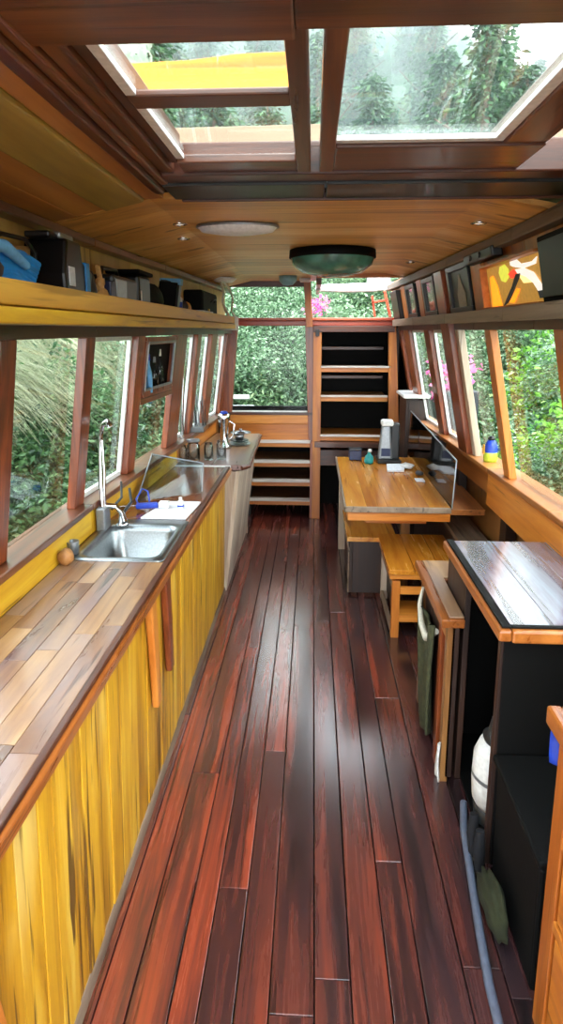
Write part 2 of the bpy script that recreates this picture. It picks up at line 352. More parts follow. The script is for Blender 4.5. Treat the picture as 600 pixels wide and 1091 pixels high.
# upper walls (above the windows)
m = MB()
ys = np.arange(Y0, 5.61, .5)
for a, b in zip(ys[:-1], ys[1:]):
    p = []
    for z in (1.79, 2.16):
        xa = -.935+tp(a)*.9; xb = -.935+tp(b)*.9
        p += [(xb, b-.002, z), (xb-.03, b-.002, z), (xa-.03, a+.002, z), (xa, a+.002, z)]
    m.hexa(p)
struct('wall_left', m, M['cream'], bevel=.002)
m = MB(); wallstrip(m, lambda y, z: xr(y, z)-.01, 1.80, 2.16, .03, YS, 1); struct('wall_right', m, M['orange_z'])
# lower panelling of the right side: rails, panels and posts
xw = lambda y: 1.06-tp(y)*.75
m = MB()
m.hexa([(xw(.6)-.06, .6, .80), (xw(.6), .6, .80), (xw(3.33), 3.33, .80), (xw(3.33)-.06, 3.33, .80), (xw(.6)-.06, .6, .985), (xw(.6), .6, .985), (xw(3.33), 3.33, .985), (xw(3.33)-.06, 3.33, .985)])
struct('trim_8', m, M['orange_y'], bevel=.006)
m = MB()
m.hexa([(xw(3.34)-.03, 3.34, .84), (xw(3.34), 3.34, .84), (xw(5.6), 5.6, .84), (xw(5.6)-.03, 5.6, .84), (xw(3.34)-.03, 3.34, .985), (xw(3.34), 3.34, .985), (xw(5.6), 5.6, .985), (xw(5.6)-.03, 5.6, .985)])
struct('trim_9', m, M['brown_y'], bevel=.006)
for i, yy in enumerate((1.2, 2.3, 3.14, 4.05, 4.95)):
    struct('trim_%d' % (10+i), MB().box(xw(yy)-.025, xw(yy)+.03, yy-.05, yy+.05, 0, .84), M['dark_z'])
# posts between the left windows
def post(fx, ya, yb, za, zb, d, mat, n, side, y_in=0):
    mb = MB(); p = []
    for z in (za, zb):
        xa, xb = fx(ya, z), fx(yb, z); q = [(xa, ya, z), (xa+side*d, ya, z), (xb+side*d, yb, z), (xb, yb, z)]
        if side < 0: q = q[::-1]
        p += q
    mb.hexa(p); return struct('trim_%d' % n, mb, mat, bevel=.004)
Lp = [(-.6, -.5), (.55, .65), (1.74, 1.84), (2.42, 2.52), (3.06, 3.17), (3.78, 4.03), (4.33, 4.44), (4.80, 5.0), (5.45, 5.58)]
for i, (a, b) in enumerate(Lp):
    post(lambda y, z: xl(y, z)+.012, a, b, 1.012, 1.722, .038, M['redwood_z'], 20+i, -1)
Rp = [(-.6, -.5), (.7, .8), (1.45, 1.56), (2.20, 2.31), (3.05, 3.136), (4.38, 4.538), (5.12, 5.345), (5.5, 5.59)]
for i, (a, b) in enumerate(Rp):
    post(lambda y, z: xr(y, z)-.012, a, b, 1.012, 1.752, .038, M['redwood_z'] if i > 4 else M['orange_z'], 30+i, 1)
# the thick right post that runs to the ceiling
post(lambda y, z: xr(y, z)-.045, 3.69, 3.876, 1.012, 2.13, .06, M['redwood_z'], 40, 1)
# grey weathered strip beside it
post(lambda y, z: xr(y, z)-.012, 3.62, 3.685, 1.012, 1.76, .04, M['grey_z'], 41, 1)
# panes
wn = 1
def pane(fx, a, b, z0, z1, side, bead=True):
    global wn
    mb = MB(); P = []
    for z in (z0, z1):
        xa, xb = fx(a, z)+side*.045, fx(b, z)+side*.045
        q = [(xa, a, z), (xa+side*.005, a, z), (xb+side*.005, b, z), (xb, b, z)]
        if side < 0: q = q[::-1]
        P += q
    mb.hexa(P); o = struct('window_%d' % wn, mb, M['glass'], bevel=0); wn += 1
    if bead:
        k = MB(); c = [Vector((fx(y, z)+side*.03, y, z)) for y, z in ((a+.012, z0+.012), (b-.012, z0+.012), (b-.012, z1-.008), (a+.012, z1-.008))]
        for s, e in zip(c, c[1:]+c[:1]): k.bar(s, e, .022, .02, (1, 0, 0))
        build('glazing_bead', k, M['whitebead'], o, bevel=.002)
    return o
for (a, b), (c, d) in zip(Lp[:-1], Lp[1:]):
    if b == 3.17: continue
    pane(xl, b, c, 1.012, 1.722, -1, b > 2.3)
pane(xl, 3.17, 3.78, 1.012, 1.36, -1, False)
Rw = [(-.5, .7), (.8, 1.45), (1.56, 2.16), (2.31, 3.05), (3.136, 3.62), (3.876, 4.38), (4.538, 5.12), (5.345, 5.5)]
for a, b in Rw: pane(xr, a, b, 1.012, 1.752, 1, a > 3.8)
# pane division under the bottle panel on the left
struct('trim_45', MB().bar((xl(3.17, 1.37)-.01, 3.17, 1.375), (xl(3.78, 1.37)-.01, 3.78, 1.375), .05, .03), M['redwood_y'])

# ---- ceiling: transverse boards aft of the skylight, with a low camber
m = MB(); y = 2.135; th = .02
def zc(x):
    if x < -.55: return 2.18-(-.55-x)*.22
    if x > .55: return 2.18-(x-.55)*.2
    return 2.18
while y < 5.60:
    y2 = min(5.62, y+random.choice([.2, .24, .28]))
    if 5.62-y2 < .06: y2 = 5.62
    xe = .02 if y2 > 4.95 else 1.0
    r = random.random()
    xs = [-1.0, -.55, xe] if xe < .5 else [-1.0, -.55, .55, 1.0]
    for a, b in zip(xs[:-1], xs[1:]):
        m.hexa([(a, y+.0015, zc(a)), (b, y+.0015, zc(b)), (b, y2-.0015, zc(b)), (a, y2-.0015, zc(a)), (a, y+.0015, zc(a)+th), (b, y+.0015, zc(b)+th), (b, y2-.0015, zc(b)+th), (a, y2-.0015, zc(a)+th)], r)
    y = y2
struct('ceiling', m, M['ceiling'], bevel=0)
m = MB()  # roof skin above, with skylight and hatch openings
for a in ((-1.05, 1.05, 2.10, 4.93), (-1.05, .03, 4.93, 5.7), (-1.05, -.50, Y0, 2.10), (.84, 1.05, Y0, 2.10)): m.box(*a, 2.201 if a[0] > -1 or 1 else 0, 2.225)
struct('ceiling', m, M['black'], bevel=0)
# side coving beside the skylight: boards running fore and aft
m = MB()
for a, b, r in ((-1.0, -.80, .2), (-.80, -.70, .9), (-.565, -.50, .35)):
    m.hexa([(a, Y0, zc(a)), (b-.002, Y0, zc(b)), (b-.002, 2.13, zc(b)), (a, 2.13, zc(a)), (a, Y0, zc(a)+th), (b-.002, Y0, zc(b)+th), (b-.002, 2.13, zc(b)+th), (a, 2.13, zc(a)+th)], r)
struct('ceiling', m, M['ceiling_y'], bevel=.002)
m = MB(); a, b = -.70, -.565
m.hexa([(a, Y0, zc(a)-.008), (b-.002, Y0, zc(b)-.008), (b-.002, 2.13, zc(b)-.008), (a, 2.13, zc(a)-.008), (a, Y0, zc(a)+th), (b-.002, Y0, zc(b)+th), (b-.002, 2.13, zc(b)+th), (a, 2.13, zc(a)+th)])
struct('trim_46', m, M['olive'], bevel=.006)
m = MB(); a, b = .84, 1.0
m.hexa([(a, Y0, zc(a)), (b, Y0, zc(b)), (b, 2.13, zc(b)), (a, 2.13, zc(a)), (a, Y0, zc(a)+th), (b, Y0, zc(b)+th), (b, 2.13, zc(b)+th), (a, 2.13, zc(a)+th)])
struct('ceiling', m, M['ceiling_y'])
# cornice rails
m = MB()
ysr = [Y0, 1, 2.5, 3.5, 4.5, 5.55]
for a, b in zip(ysr[:-1], ysr[1:]):
    m.bar((xr(a, 2.12)-.03, a, 2.112), (xr(b, 2.12)-.03, b, 2.112), .05, .05)
struct('trim_47', m, M['grey_y'], bevel=.005)
m = MB()
for a, b in zip(ysr[:-1], ysr[1:]):
    m.bar((-.90+tp(a)*.9, a, 2.092), (-.90+tp(b)*.9, b, 2.092), .06, .03)
struct('trim_48', m, M['redwood_y'], bevel=.005)
# ---- skylight: fixed frame around the opening, then two glazed panels
t = bpy.data.objects.new('window_20', None); COL.objects.link(t); t['kind'] = 'structure'; t.location = (.1, 1.4, 2.2); WL[t.name] = Vector((.1, 1.4, 2.2))
m = MB()
for (x0, x1, z0, z1, r) in ((-.50, -.465, 2.165, 2.24, .3), (-.465, -.44, 2.178, 2.25, .8), (-.44, -.40, 2.19, 2.26, .4)):
    m.box(x0, x1, Y0, 2.0, z0, z1, r)
build('side_frame', m, M['redwood_y'], t, bevel=.006)
m = MB().box(-.40, -.372, Y0, 1.80, 2.205, 2.28); build('side_frame', m, M['dark_y'], t, bevel=.004)
m = MB().box(.455, .56, Y0, 1.83, 2.195, 2.26).box(.80, .86, Y0, 2.0, 2.16, 2.26); build('side_frame', m, M['redwood_y'], t, bevel=.006)
m = MB().box(-.44, .86, 1.84, 1.93, 2.182, 2.27).box(-.44, .86, 2.125, 2.14, 2.168, 2.2); build('end_beam', m, M['dark_x'], t, bevel=.005)
m = MB().box(-.46, .03, 1.932, 2.124, 2.174, 2.20).box(.036, .86, 1.932, 2.124, 2.174, 2.20); build('end_panel', m, M['dkgreen'], t, bevel=.003)
m = MB().box(-.05, -.012, 1.0, 1.84, 2.186, 2.26).box(.012, .05, 1.0, 1.84, 2.186, 2.26); build('centre_beam', m, M['redwood_y'], t, bevel=.004)
m = MB().box(-.46, -.031, .86, 1.035, 2.182, 2.26).box(-.031, .86, .86, 1.002, 2.182, 2.26).box(-.46, .86, Y0, -1.3, 2.175, 2.26).box(-.46, .86, -.35, -.25, 2.175, 2.26); build('cross_beam', m, M['redwood_x'], t, bevel=.005)
m = MB().box(-.372, -.05, 1.29, 1.36, 2.198, 2.212).box(-.372, -.05, 1.74, 1.84, 2.190, 2.212).box(.05, .56, 1.625, 1.84, 2.190, 2.212); build('glazing_bar', m, M['redwood_x'], t, bevel=.004)
m = MB().box(-.372, -.350, 1.0, 1.29, 2.20, 2.213).box(-.372, -.350, 1.36, 1.74, 2.20, 2.213).box(.43, .455, 1.0, 1.60, 2.20, 2.213).box(.05, .455, 1.60, 1.625, 2.20, 2.213)
build('glazing_bead', m, M['whitebead'], t, bevel=.002)
m = MB().box(-.372, -.05, 1.0, 1.84, 2.2135, 2.217).box(-.012, .012, 1.0, 1.84, 2.252, 2.257).box(.05, .455, 1.0, 1.84, 2.2135, 2.217).box(.56, .80, 1.0, 1.93, 2.252, 2.257).box(-.40, .80, -1.3, .86, 2.262, 2.267)  # last pane extends the skylight unseen behind the camera, added for more daylight
build('pane', m, M['glass'], t, bevel=0)
# trim plate at the far left of ceiling, hatch coaming
m = MB().box(.02, .06, 4.93, 5.62, 2.10, 2.24); struct('trim_49', m, M['redwood_y'])
m = MB().box(.02, .86, 4.91, 4.95, 2.15, 2.24); struct('trim_50', m, M['orange_x'])

# ---- aft wall: lower panel, big pane, upper light, red sill
def xlb(z): return -.715-(1.8-z)*.03
m = MB()
m.box(-.86, .03, 5.6, 5.63, .74, .90, .2); m.box(-.86, .03, 5.59, 5.63, .90, 1.0, .9)
struct('wall_back', m, M['orange_x'], bevel=.004)
m = MB().box(-.86, .03, 5.575, 5.63, .985, 1.01); struct('trim_51', m, M['dark_x'])
m = MB().hexa([(-.86, 5.58, 1.0), (-.75, 5.58, 1.0), (-.75, 5.64, 1.0), (-.86, 5.64, 1.0), (-.86, 5.58, 1.80), (-.68, 5.58, 1.80), (-.68, 5.64, 1.80), (-.86, 5.64, 1.80)]); struct('trim_52', m, M['redwood_z'])
m = MB().hexa([(-.035, 5.58, .74), (.045, 5.58, .74), (.045, 5.66, .74), (-.035, 5.66, .74), (-.075, 5.58, 1.80), (.0, 5.58, 1.80), (.0, 5.66, 1.80), (-.075, 5.66, 1.80)]); struct('trim_53', m, M['redwood_z'])
m = MB().box(-.86, .80, 5.57, 5.66, 1.79, 1.835, .5).box(-.86, .80, 5.55, 5.68, 1.835, 1.86, .9); struct('trim_54', m, M['redpaint'], bevel=.006)
m = MB().bar((-.035, 5.5, 1.78), (-.06, 5.5, 2.2), .06, .05, (0, 1, 0)); struct('trim_55', m, M['orange_z'])
m = MB().box(-.80, -.06, 5.6, 5.64, 2.13, 2.2); struct('trim_56', m, M['dark_x'])
m = MB().box(-.75, -.04, 5.61, 5.615, 1.01, 1.79); o = struct('window_21', m, M['glass'], bevel=0)
k = MB().box(-.745, -.05, 5.597, 5.607, 1.01, 1.022); build('glazing_bead', k, M['whitebead'], o, bevel=0)
m = MB().box(-.80, -.06, 5.61, 5.615, 1.86, 2.13); struct('window_22', m, M['glass'], bevel=0)
# wall behind the aft lockers
m = MB().box(-.86, .9, 6.12, 6.16, -.03, 1.0).box(.03, .9, 6.12, 6.16, 1.0, 1.83).box(-.90, -.86, 5.6, 6.16, 0, 1).box(.86, .90, 5.6, 6.16, 0, 1.83).box(-.86, .03, 5.64, 6.16, .78, .80)
m.box(.03, .86, 5.66, 6.16, 1.80, 1.83)
struct('wall_back', m, M['black'], bevel=0)

# ================================================================== AFT STEPS AND SHELVES
s1 = thing('step_rack', 'low set of four wooden steps with pale edges under the aft window', 'steps', (-.25, 5.8, 0))
build('side_board', MB().box(-.62, -.585, 5.62, 6.1, 0, .74), M['dark_z'], s1)
build('post', MB().box(-.02, .045, 5.56, 5.64, 0, .74), M['redwood_z'], s1)
for z in (.745, .555, .37, .185):
    tr = build('tread', MB().box(-.60, .0 if z > .7 else -.02, 5.60, 6.1, z-.045, z-.012), M['brown_z'], s1)
    build('edge_strip', MB().box(-.60, -.02, 5.565, 5.62, z-.022, z+.004), M['grey_x'], tr, bevel=.002)
    build('nosing', MB().box(-.60, -.02, 5.575, 5.60, z-.06, z-.013), M['orange_x'], tr, bevel=.002)
build('back_board', MB().box(-.60, -.02, 6.09, 6.11, 0, .74), M['black'], s1)
s2 = thing('shelf_unit', 'tall dark wooden shelf unit under the open hatch, pale edged shelves', 'shelf', (.4, 5.8, 0))
build('stile', MB().box(.0, .075, 5.55, 5.60, .0, 1.79), M['orange_z'], s2)
build('stile', MB().hexa([(.70, 5.55, .72), (.80, 5.55, .72), (.80, 5.60, .72), (.70, 5.60, .72), (.665, 5.55, 1.79), (.73, 5.55, 1.79), (.73, 5.60, 1.79), (.665, 5.60, 1.79)]), M['orange_z'], s2)
build('top_rail', MB().box(.0, .72, 5.54, 5.60, 1.735, 1.79), M['dark_x'], s2)
build('bottom_rail', MB().box(.02, .80, 5.54, 5.60, .69, .745), M['redwood_x'], s2)
build('side_board', MB().box(.03, .05, 5.60, 6.1, 0, 1.78), M['dark_z'], s2)
build('side_board', MB().box(.74, .77, 5.60, 6.1, 0, 1.78), M['dark_z'], s2)
build('back_board', MB().box(.05, .74, 6.09, 6.11, 0, 1.78), M['black'], s2)
for z, xa in ((1.43, .70), (1.165, .68), (.80, .72)):
    sh = build('shelf', MB().box(.06, xa, 5.56, 6.08, z-.05, z-.01), M['orange_x'], s2)
    build('edge_strip', MB().box(.06, xa, 5.55, 5.60, z-.01, z+.006), M['grey_x'], sh, bevel=.002)
for z in (1.60, 1.33): build('inner_shelf', MB().box(.06, .66, 5.86, 6.08, z-.03, z), M['dark_x'], s2)
build('inner_shelf', MB().box(.06, .72, 5.86, 6.08, .56, .60), M['brown_y'], s2)
build('kick_panel', MB().box(.06, .62, 5.63, 5.66, .50, .65), M['dark_x'], s2)
build('hinge', MB().box(.02, .055, 5.535, 5.55, 1.70, 1.76), M['blackplastic'], s2)
# white curved hatch hood over the companionway
m = MB()
def hood(u, v):
    x = .02+.82*u; a = v*math.pi
    return (x, 5.98+.10*math.cos(a), 2.13+.035*math.sin(a)+.03*math.sin(u*math.pi)*0+.03*u)
m.sheet(hood, 12, 8)
hd = thing('hatch_hood', 'white curved hatch hood above the tall shelves', 'hatch', (.4, 6, 2.1))
build('shell', m, M['white'], hd, bevel=0, solid=.012)
build('front_lip', MB().tube([(.02, 5.86, 2.13), (.25, 5.84, 2.115), (.55, 5.84, 2.12), (.84, 5.86, 2.15)], .022), M['whitebead'], hd, bevel=0)
build('runner', MB().box(.02, .05, 5.5, 6.1, 2.09, 2.12), M['whitebead'], hd); build('runner', MB().box(.83, .86, 5.3, 6.1, 2.09, 2.14), M['whitebead'], hd)
build('bracket', MB().box(.50, .70, 5.84, 6.0, 2.155, 2.24).box(.54, .56, 5.83, 5.86, 2.2, 2.30), M['white'], hd)
lf = thing('opening_light', 'small red framed opening light beside the hatch', 'window', (.64, 5.8, 1.86))
build('frame', MB().bar((.56, 5.75, 1.87), (.53, 5.75, 2.06), .02, .02, (0, 1, 0)).bar((.70, 5.75, 1.87), (.64, 5.75, 2.10), .025, .02, (0, 1, 0)).bar((.53, 5.75, 2.0), (.66, 5.75, 2.02), .02, .02), M['redpaint'], lf)

# ================================================================== LEFT GALLEY
gc = thing('galley_cabinet', 'long yellow painted plank cabinet under the left worktop', 'cabinet', (-.75, 1.7, 0))
m = MB(); y = -.6
while y < 3.84:
    wd = random.choice([.07, .085, .1, .12]); y2 = min(3.86, y+wd)
    if 3.86-y2 < .04: y2 = 3.86
    o = random.uniform(-.002, .002)
    m.hexa([(-.615+o, y+.001, .03), (-.588+o, y+.001, .03), (-.588+o, y2-.001, .03), (-.615+o, y2-.001, .03), (-.60+o, y+.001, .842), (-.568+o, y+.001, .842), (-.568+o, y2-.001, .842), (-.60+o, y2-.001, .842)])
    y = y2
build('front_panel', m, M['yellow'], gc, bevel=.0025)
build('side_panel', MB().box(-.93, -.60, 3.83, 3.86, .02, .842), M['yellow'], gc)
build('skirting', MB().hexa([(-.62, -.6, 0), (-.572, -.6, 0), (-.578, 3.88, 0), (-.62, 3.88, 0), (-.615, -.6, .035), (-.586, -.6, .035), (-.588, 3.88, .035), (-.615, 3.88, .035)]), M['grey_y'], gc)
build('brace', MB().bar((-.555, .78, .84), (-.572, .95, .03), .035, .025, (1, 0, 0)), M['orange_z'], gc)
for ya, lo in ((1.92, .40), (2.13, .42)):
    build('strut', MB().hexa([(-.572, ya+.05, lo), (-.548, ya+.05, lo), (-.548, ya+.10, lo), (-.572, ya+.10, lo), (-.566, ya-.015, .835), (-.538, ya-.015, .835), (-.538, ya+.05, .835), (-.566, ya+.05, .835)], .7 if ya < 2 else .1), M['orange_z'] if ya < 2 else M['redwood_z'], gc, bevel=.006)
# worktop with a cut-out for the sink
SX0, SX1, SY0, SY1 = -.925, -.570, 2.19, 2.68
wk = thing('worktop', 'long weathered plank worktop running past the sink on the left', 'worktop', (-.75, 1.7, .85))
m = MB(); xs = np.linspace(-.955, -.564, 7)
for i, (a, b) in enumerate(zip(xs[:-1], xs[1:])):
    y = -.6-random.random()*.4
    while y < SY0-.012:
        y2 = min(SY0-.01, y+random.uniform(.25, .7))
        m.box(a+.0006, b-.0006, y+.0006, y2-.0006, .845, .88); y = y2
build('board_field', m, M['worktop'], wk, bevel=.001)
m = MB()
for i, (a, b) in enumerate(zip(xs[:-1], xs[1:])):
    y = SY1+.01
    while y < 3.84:
        y2 = min(3.85, y+random.uniform(.4, .9))
        xa = a+tp(y2)*.5*(1-(i/6)); m.box(a+.0006, b-.0006, y+.0006, y2-.0006, .845, .88, .2+.5*random.random()); y = y2
build('board_field', m, M['worktop_red'], wk, bevel=.001)
build('edge_strip', MB().hexa([(-.5625, -.6, .83), (-.546, -.6, .83), (-.526, 3.87, .83), (-.5625, 3.87, .83), (-.5625, -.6, .872), (-.542, -.6, .872), (-.522, 3.87, .872), (-.5625, 3.87, .872)]), M['rim'], wk, bevel=.008)
build('dark_edge', MB().hexa([(-.563, -.6, .873), (-.552, -.6, .873), (-.532, 3.865, .873), (-.563, 3.865, .873), (-.563, -.6, .883), (-.555, -.6, .883), (-.535, 3.865, .883), (-.563, 3.865, .883)]), M['dark_y'], wk, bevel=.002)
build('end_strip', MB().box(-.94, -.53, 3.85, 3.875, .84, .884), M['whitebead'], wk)
build('side_strip', MB().box(SX0-.03, SX0-.001, SY0, SY1, .845, .879), M['worktop'], wk)
# sink
sk = thing('sink', 'stainless steel sink set flush in the wooden worktop', 'sink', (-.75, 2.43, .88))
def rrect(x0, x1, y0, y1, r, n=6):
    p = []
    for cx, cy, a0 in ((x1-r, y1-r, 0), (x0+r, y1-r, 90), (x0+r, y0+r, 180), (x1-r, y0+r, 270)):
        for i in range(n+1):
            a = math.radians(a0+90*i/n); p.append((cx+r*math.cos(a), cy+r*math.sin(a)))
    return p
def rings(specs):
    mb = MB(); vs = []; n = None
    for (x0, x1, y0, y1, r, z) in specs:
        q = rrect(x0, x1, y0, y1, r); n = len(q); vs += [(a, b, z) for a, b in q]
    fs = [(i*n+k, i*n+(k+1) % n, (i+1)*n+(k+1) % n, (i+1)*n+k) for i in range(len(specs)-1) for k in range(n)]
    mb.add(vs, fs, .5, True); mb.add(vs[-n:], [tuple(range(n))], .5); return mb
bw0, bw1, bh0, bh1 = -.90, -.60, 2.215, 2.60
m = rings([(SX0-.012, SX1+.005, SY0-.012, SY1+.012, .03, .881), (SX0-.01, SX1+.003, SY0-.01, SY1+.01, .03, .886), (bw0-.012, bw1+.012, bh0-.01, bh1+.012, .055, .887), (bw0, bw1, bh0, bh1, .05, .882), (bw0+.008, bw1-.008, bh0+.008, bh1-.008, .05, .86), (bw0+.02, bw1-.02, bh0+.02, bh1-.02, .06, .745), (bw0+.05, bw1-.05, bh0+.05, bh1-.05, .05, .73)])
build('basin', m, M['steel'], sk, bevel=0)
build('drain', MB().lathe([(.0, .0), (.02, .001), (.026, .004), (.03, .003)], (-.75, 2.42, .731)), M['chrome'], sk, bevel=0)
# faucet
fc = thing('mixer_tap', 'tall chrome mixer tap with hinged swan neck behind the sink', 'tap', (-.915, 2.60, .88))
fc_b = MB().box(-.945, -.905, 2.52, 2.60, .88, .985); build('wall_block', fc_b, M['greymetal'], fc, bevel=.006)
build('neck', MB().tube([(-.925, 2.56, .985), (-.930, 2.57, 1.10), (-.935, 2.6, 1.22), (-.93, 2.6, 1.30), (-.915, 2.59, 1.345), (-.885, 2.57, 1.365), (-.875, 2.565, 1.34)], [.012, .011, .010, .010, .011, .012, .013], 12), M['chrome'], fc, bevel=0)
build('riser', MB().tube([(-.915, 2.545, .90), (-.913, 2.55, 1.0), (-.908, 2.56, 1.14), (-.918, 2.58, 1.28)], .006, 8), M['chrome'], fc, bevel=0)
build('spout', MB().tube([(-.92, 2.57, .985), (-.88, 2.60, .975), (-.845, 2.58, .95), (-.825, 2.55, .915)], [.014, .013, .012, .012], 12), M['chrome'], fc, bevel=0)
build('lever', MB().tube([(-.90, 2.60, .96), (-.87, 2.66, 1.0), (-.875, 2.68, 1.07)], [.007, .006, .005], 8), M['dgrey'], fc, bevel=0)
build('lever', MB().tube([(-.86, 2.62, .93), (-.845, 2.72, .96), (-.86, 2.75, 1.02)], [.009, .007, .006], 8), M['dgrey'], fc, bevel=0)
build('base', MB().lathe([(0, 0), (.028, 0), (.028, .01), (.016, .02), (.014, .06), (0, .062)], (-.855, 2.60, .886)), M['chrome'], fc, bevel=0)
# bits by the sink
single('steel_cup', MB().lathe([(0, 0), (.022, 0), (.024, .05), (.0235, .052), (.020, .05), (.018, .01), (0, .01)], (-.938, 2.24, .886)), M['greymetal'], 'small grey metal beaker at the near corner of the sink', 'cup', bevel=0)
single('scrubbing_block', MB().blob((-.925, 2.135, .912), (.032, .035, .033), jit=.06), M['stone'], 'round brown wooden scrubber beside the grey beaker', 'scrubber', bevel=0)
tray = MB().hexa([(-.80, 2.70, .884), (-.585, 2.70, .884), (-.565, 2.98, .884), (-.74, 2.98, .884), (-.80, 2.70, .894), (-.585, 2.70, .894), (-.565, 2.98, .894), (-.74, 2.98, .894)])
single('chopping_board', tray, M['paper'], 'thin white chopping board lying beyond the sink', 'chopping board')
br = thing('washing_up_brush', 'blue handled brush lying by the white chopping board', 'brush', (-.79, 2.86, .90))
build('handle', MB().bar((-.86, 2.84, .905), (-.755, 2.86, .908), .035, .025), M['blue'], br, bevel=.006)
build('hanging_loop', MB().tube([(-.85, 2.85, .91), (-.87, 2.88, .93), (-.85, 2.93, .97), (-.82, 2.92, .96), (-.80, 2.87, .92)], .004, 8), M['blue'], br, bevel=0)
build('stem', MB().tube([(-.86, 2.84, .908), (-.93, 2.80, .915)], .003, 8), M['chrome'], br, bevel=0)
single('sponge', MB().box(-.75, -.70, 2.84, 2.885, .895, .925), M['white'], 'small white sponge block at the end of the blue brush', 'sponge', bevel=.005)
vb = thing('pill_bottle', 'little white bottle with a blue band on the chopping board', 'bottle', (-.64, 2.85, .895))
build('body', MB().box(-.653, -.627, 2.838, 2.862, .895, .935), M['white'], vb, bevel=.004)
build('band', MB().box(-.6545, -.6255, 2.8365, 2.8635, .903, .913), M['blue'], vb, bevel=.002)
build('cap', MB().lathe([(0, 0), (.008, 0), (.008, .016), (0, .016)], (-.64, 2.85, .935)), M['white'], vb, bevel=0)
# glass sheet leaning across the worktop
gs = thing('glass_splash_sheet', 'clear glass sheet standing across the worktop beyond the sink', 'glass screen', (-.75, 3.1, .884))
build('sheet', MB().hexa([(-.90, 2.98, .886), (-.60, 3.20, .884), (-.60, 3.206, .884), (-.90, 2.986, .886), (-.88, 3.25, 1.08), (-.595, 3.24, 1.035), (-.595, 3.246, 1.035), (-.88, 3.256, 1.08)]), M['sheetglass'], gs, bevel=.001)
build('edge_bead', MB().tube([(-.60, 3.203, .886), (-.595, 3.243, 1.036), (-.88, 3.253, 1.082)], .004, 8).tube([(-.88, 3.253, 1.082), (-.90, 2.983, .890)], .004, 8), M['greymetal'], gs, bevel=0)
# second, bleached cabinet and its worktop
c2 = thing('aft_cabinet', 'bleached beige cabinet between the yellow cabinet and the aft steps', 'cabinet', (-.7, 4.5, 0))
m = MB(); y = 3.89
while y < 5.10:
    y2 = min(5.12, y+.14)
    m.hexa([(-.61, y+.001, 0), (-.575, y+.001, 0), (-.575, y2-.001, 0), (-.61, y2-.001, 0), (-.52, y+.001, .842), (-.475, y+.001, .842), (-.475, y2-.001, .842), (-.52, y2-.001, .842)]); y = y2
build('front_panel', m, M['grey_z'], c2)
build('side_panel', MB().prism([(-.88, 0), (-.60, 0), (-.50, .842), (-.88, .842)], 'y', 3.876, 3.91), M['grey_z'], c2); build('side_panel', MB().box(-.86, -.56, 5.10, 5.12, 0, .842), M['grey_z'], c2)
a2 = thing('aft_worktop', 'shorter brown worktop with rounded corner near the aft window', 'worktop', (-.65, 4.5, .86))
build('board_field', MB().prism([(-.90, 3.88), (-.46, 3.88), (-.425, 3.93), (-.45, 5.14), (-.82, 5.14)], 'z', .847, .885), M['worktop'], a2, bevel=.004)
build('edge_strip', MB().tube([(-.46, 3.875, .866), (-.418, 3.93, .866), (-.443, 5.14, .866)], .014, 8), M['dark_y'], a2, bevel=0)
# crockery on the aft worktop
jar_g = 'clear glass jars on the aft worktop'
def jar(x, y, r, h, label):
    j = thing('glass_jar', label, 'jar', (x, y, .886), jar_g)
    build('body', MB().lathe([(0, .002), (r*.95, .002), (r, .012), (r, h*.8), (r*.8, h*.9), (r*.8, h), (r*.72, h), (r*.74, h*.88), (r*.92, h*.78), (r*.92, .014), (0, .01)], (x, y, .886)), M['glass2'], j, bevel=0)
    return j
j = jar(-.80, 4.0, .045, .13, 'wide clear glass jar with pale lid at the back of the aft worktop'); build('lid', MB().lathe([(0, .0), (.045, 0), (.045, .015), (0, .017)], (-.80, 4.0, 1.017)), M['greymetal'], j, bevel=0)
jar(-.70, 4.02, .032, .12, 'middle clear glass jar near the corner of the aft worktop')
jar(-.62, 4.06, .035, .13, 'clear glass jar nearest the aisle beside the steel jug')
jar(-.87, 3.98, .03, .11, 'small clear glass jar next to the tall steel pole')
fl = thing('steel_flask', 'tall chrome vacuum jug at the back of the aft worktop', 'jug', (-.655, 4.45, .885))
build('body', MB().lathe([(0, 0), (.045, 0), (.043, .02), (.03, .05), (.032, .16), (.045, .22), (.047, .25), (.04, .262), (0, .264)], (-.655, 4.45, .885)), M['chrome'], fl, bevel=0)
build('handle', MB().tube([(-.615, 4.45, 1.09), (-.58, 4.45, 1.07), (-.585, 4.45, .98), (-.62, 4.45, .95)], .007, 8), M['chrome'], fl, bevel=0)
build('lid', MB().lathe([(0, 0), (.03, 0), (.025, .015), (0, .02)], (-.655, 4.45, 1.148)), M['blue'], fl, bevel=0)
for i, (z, r) in enumerate(((.886, .085), (.899, .075), (.912, .07))):
    single('plate', MB().lathe([(0, 0), (r*.6, 0), (r, .010), (r, .013), (r*.6, .004), (0, .004)], (-.56, 4.60, z), 28), M['greymetal'] if i != 2 else M['dgrey'], ['largest grey plate at the bottom of the stack beside the chrome jug', 'middle grey plate of the stack beside the chrome jug', 'dark plate lying on top of the stack beside the chrome jug'][i], 'plate', 'stacked plates', bevel=0)
bl = thing('steel_pan', 'small steel pan with a wide lid on the plates by the aft window', 'pan', (-.56, 4.60, .925))
build('bowl', MB().lathe([(0, 0), (.03, 0), (.04, .05), (.037, .05), (.026, .006), (0, .006)], (-.56, 4.60, .925)), M['steel'], bl, bevel=0)
build('lid', MB().lathe([(0, .016), (.02, .012), (.08, .0), (.08, -.004), (0, .004)], (-.55, 4.60, .985), 28), M['steel'], bl, bevel=0)
build('knob', MB().lathe([(0, 0), (.01, 0), (.012, .012), (0, .016)], (-.55, 4.60, .998)), M['steel'], bl, bevel=0)
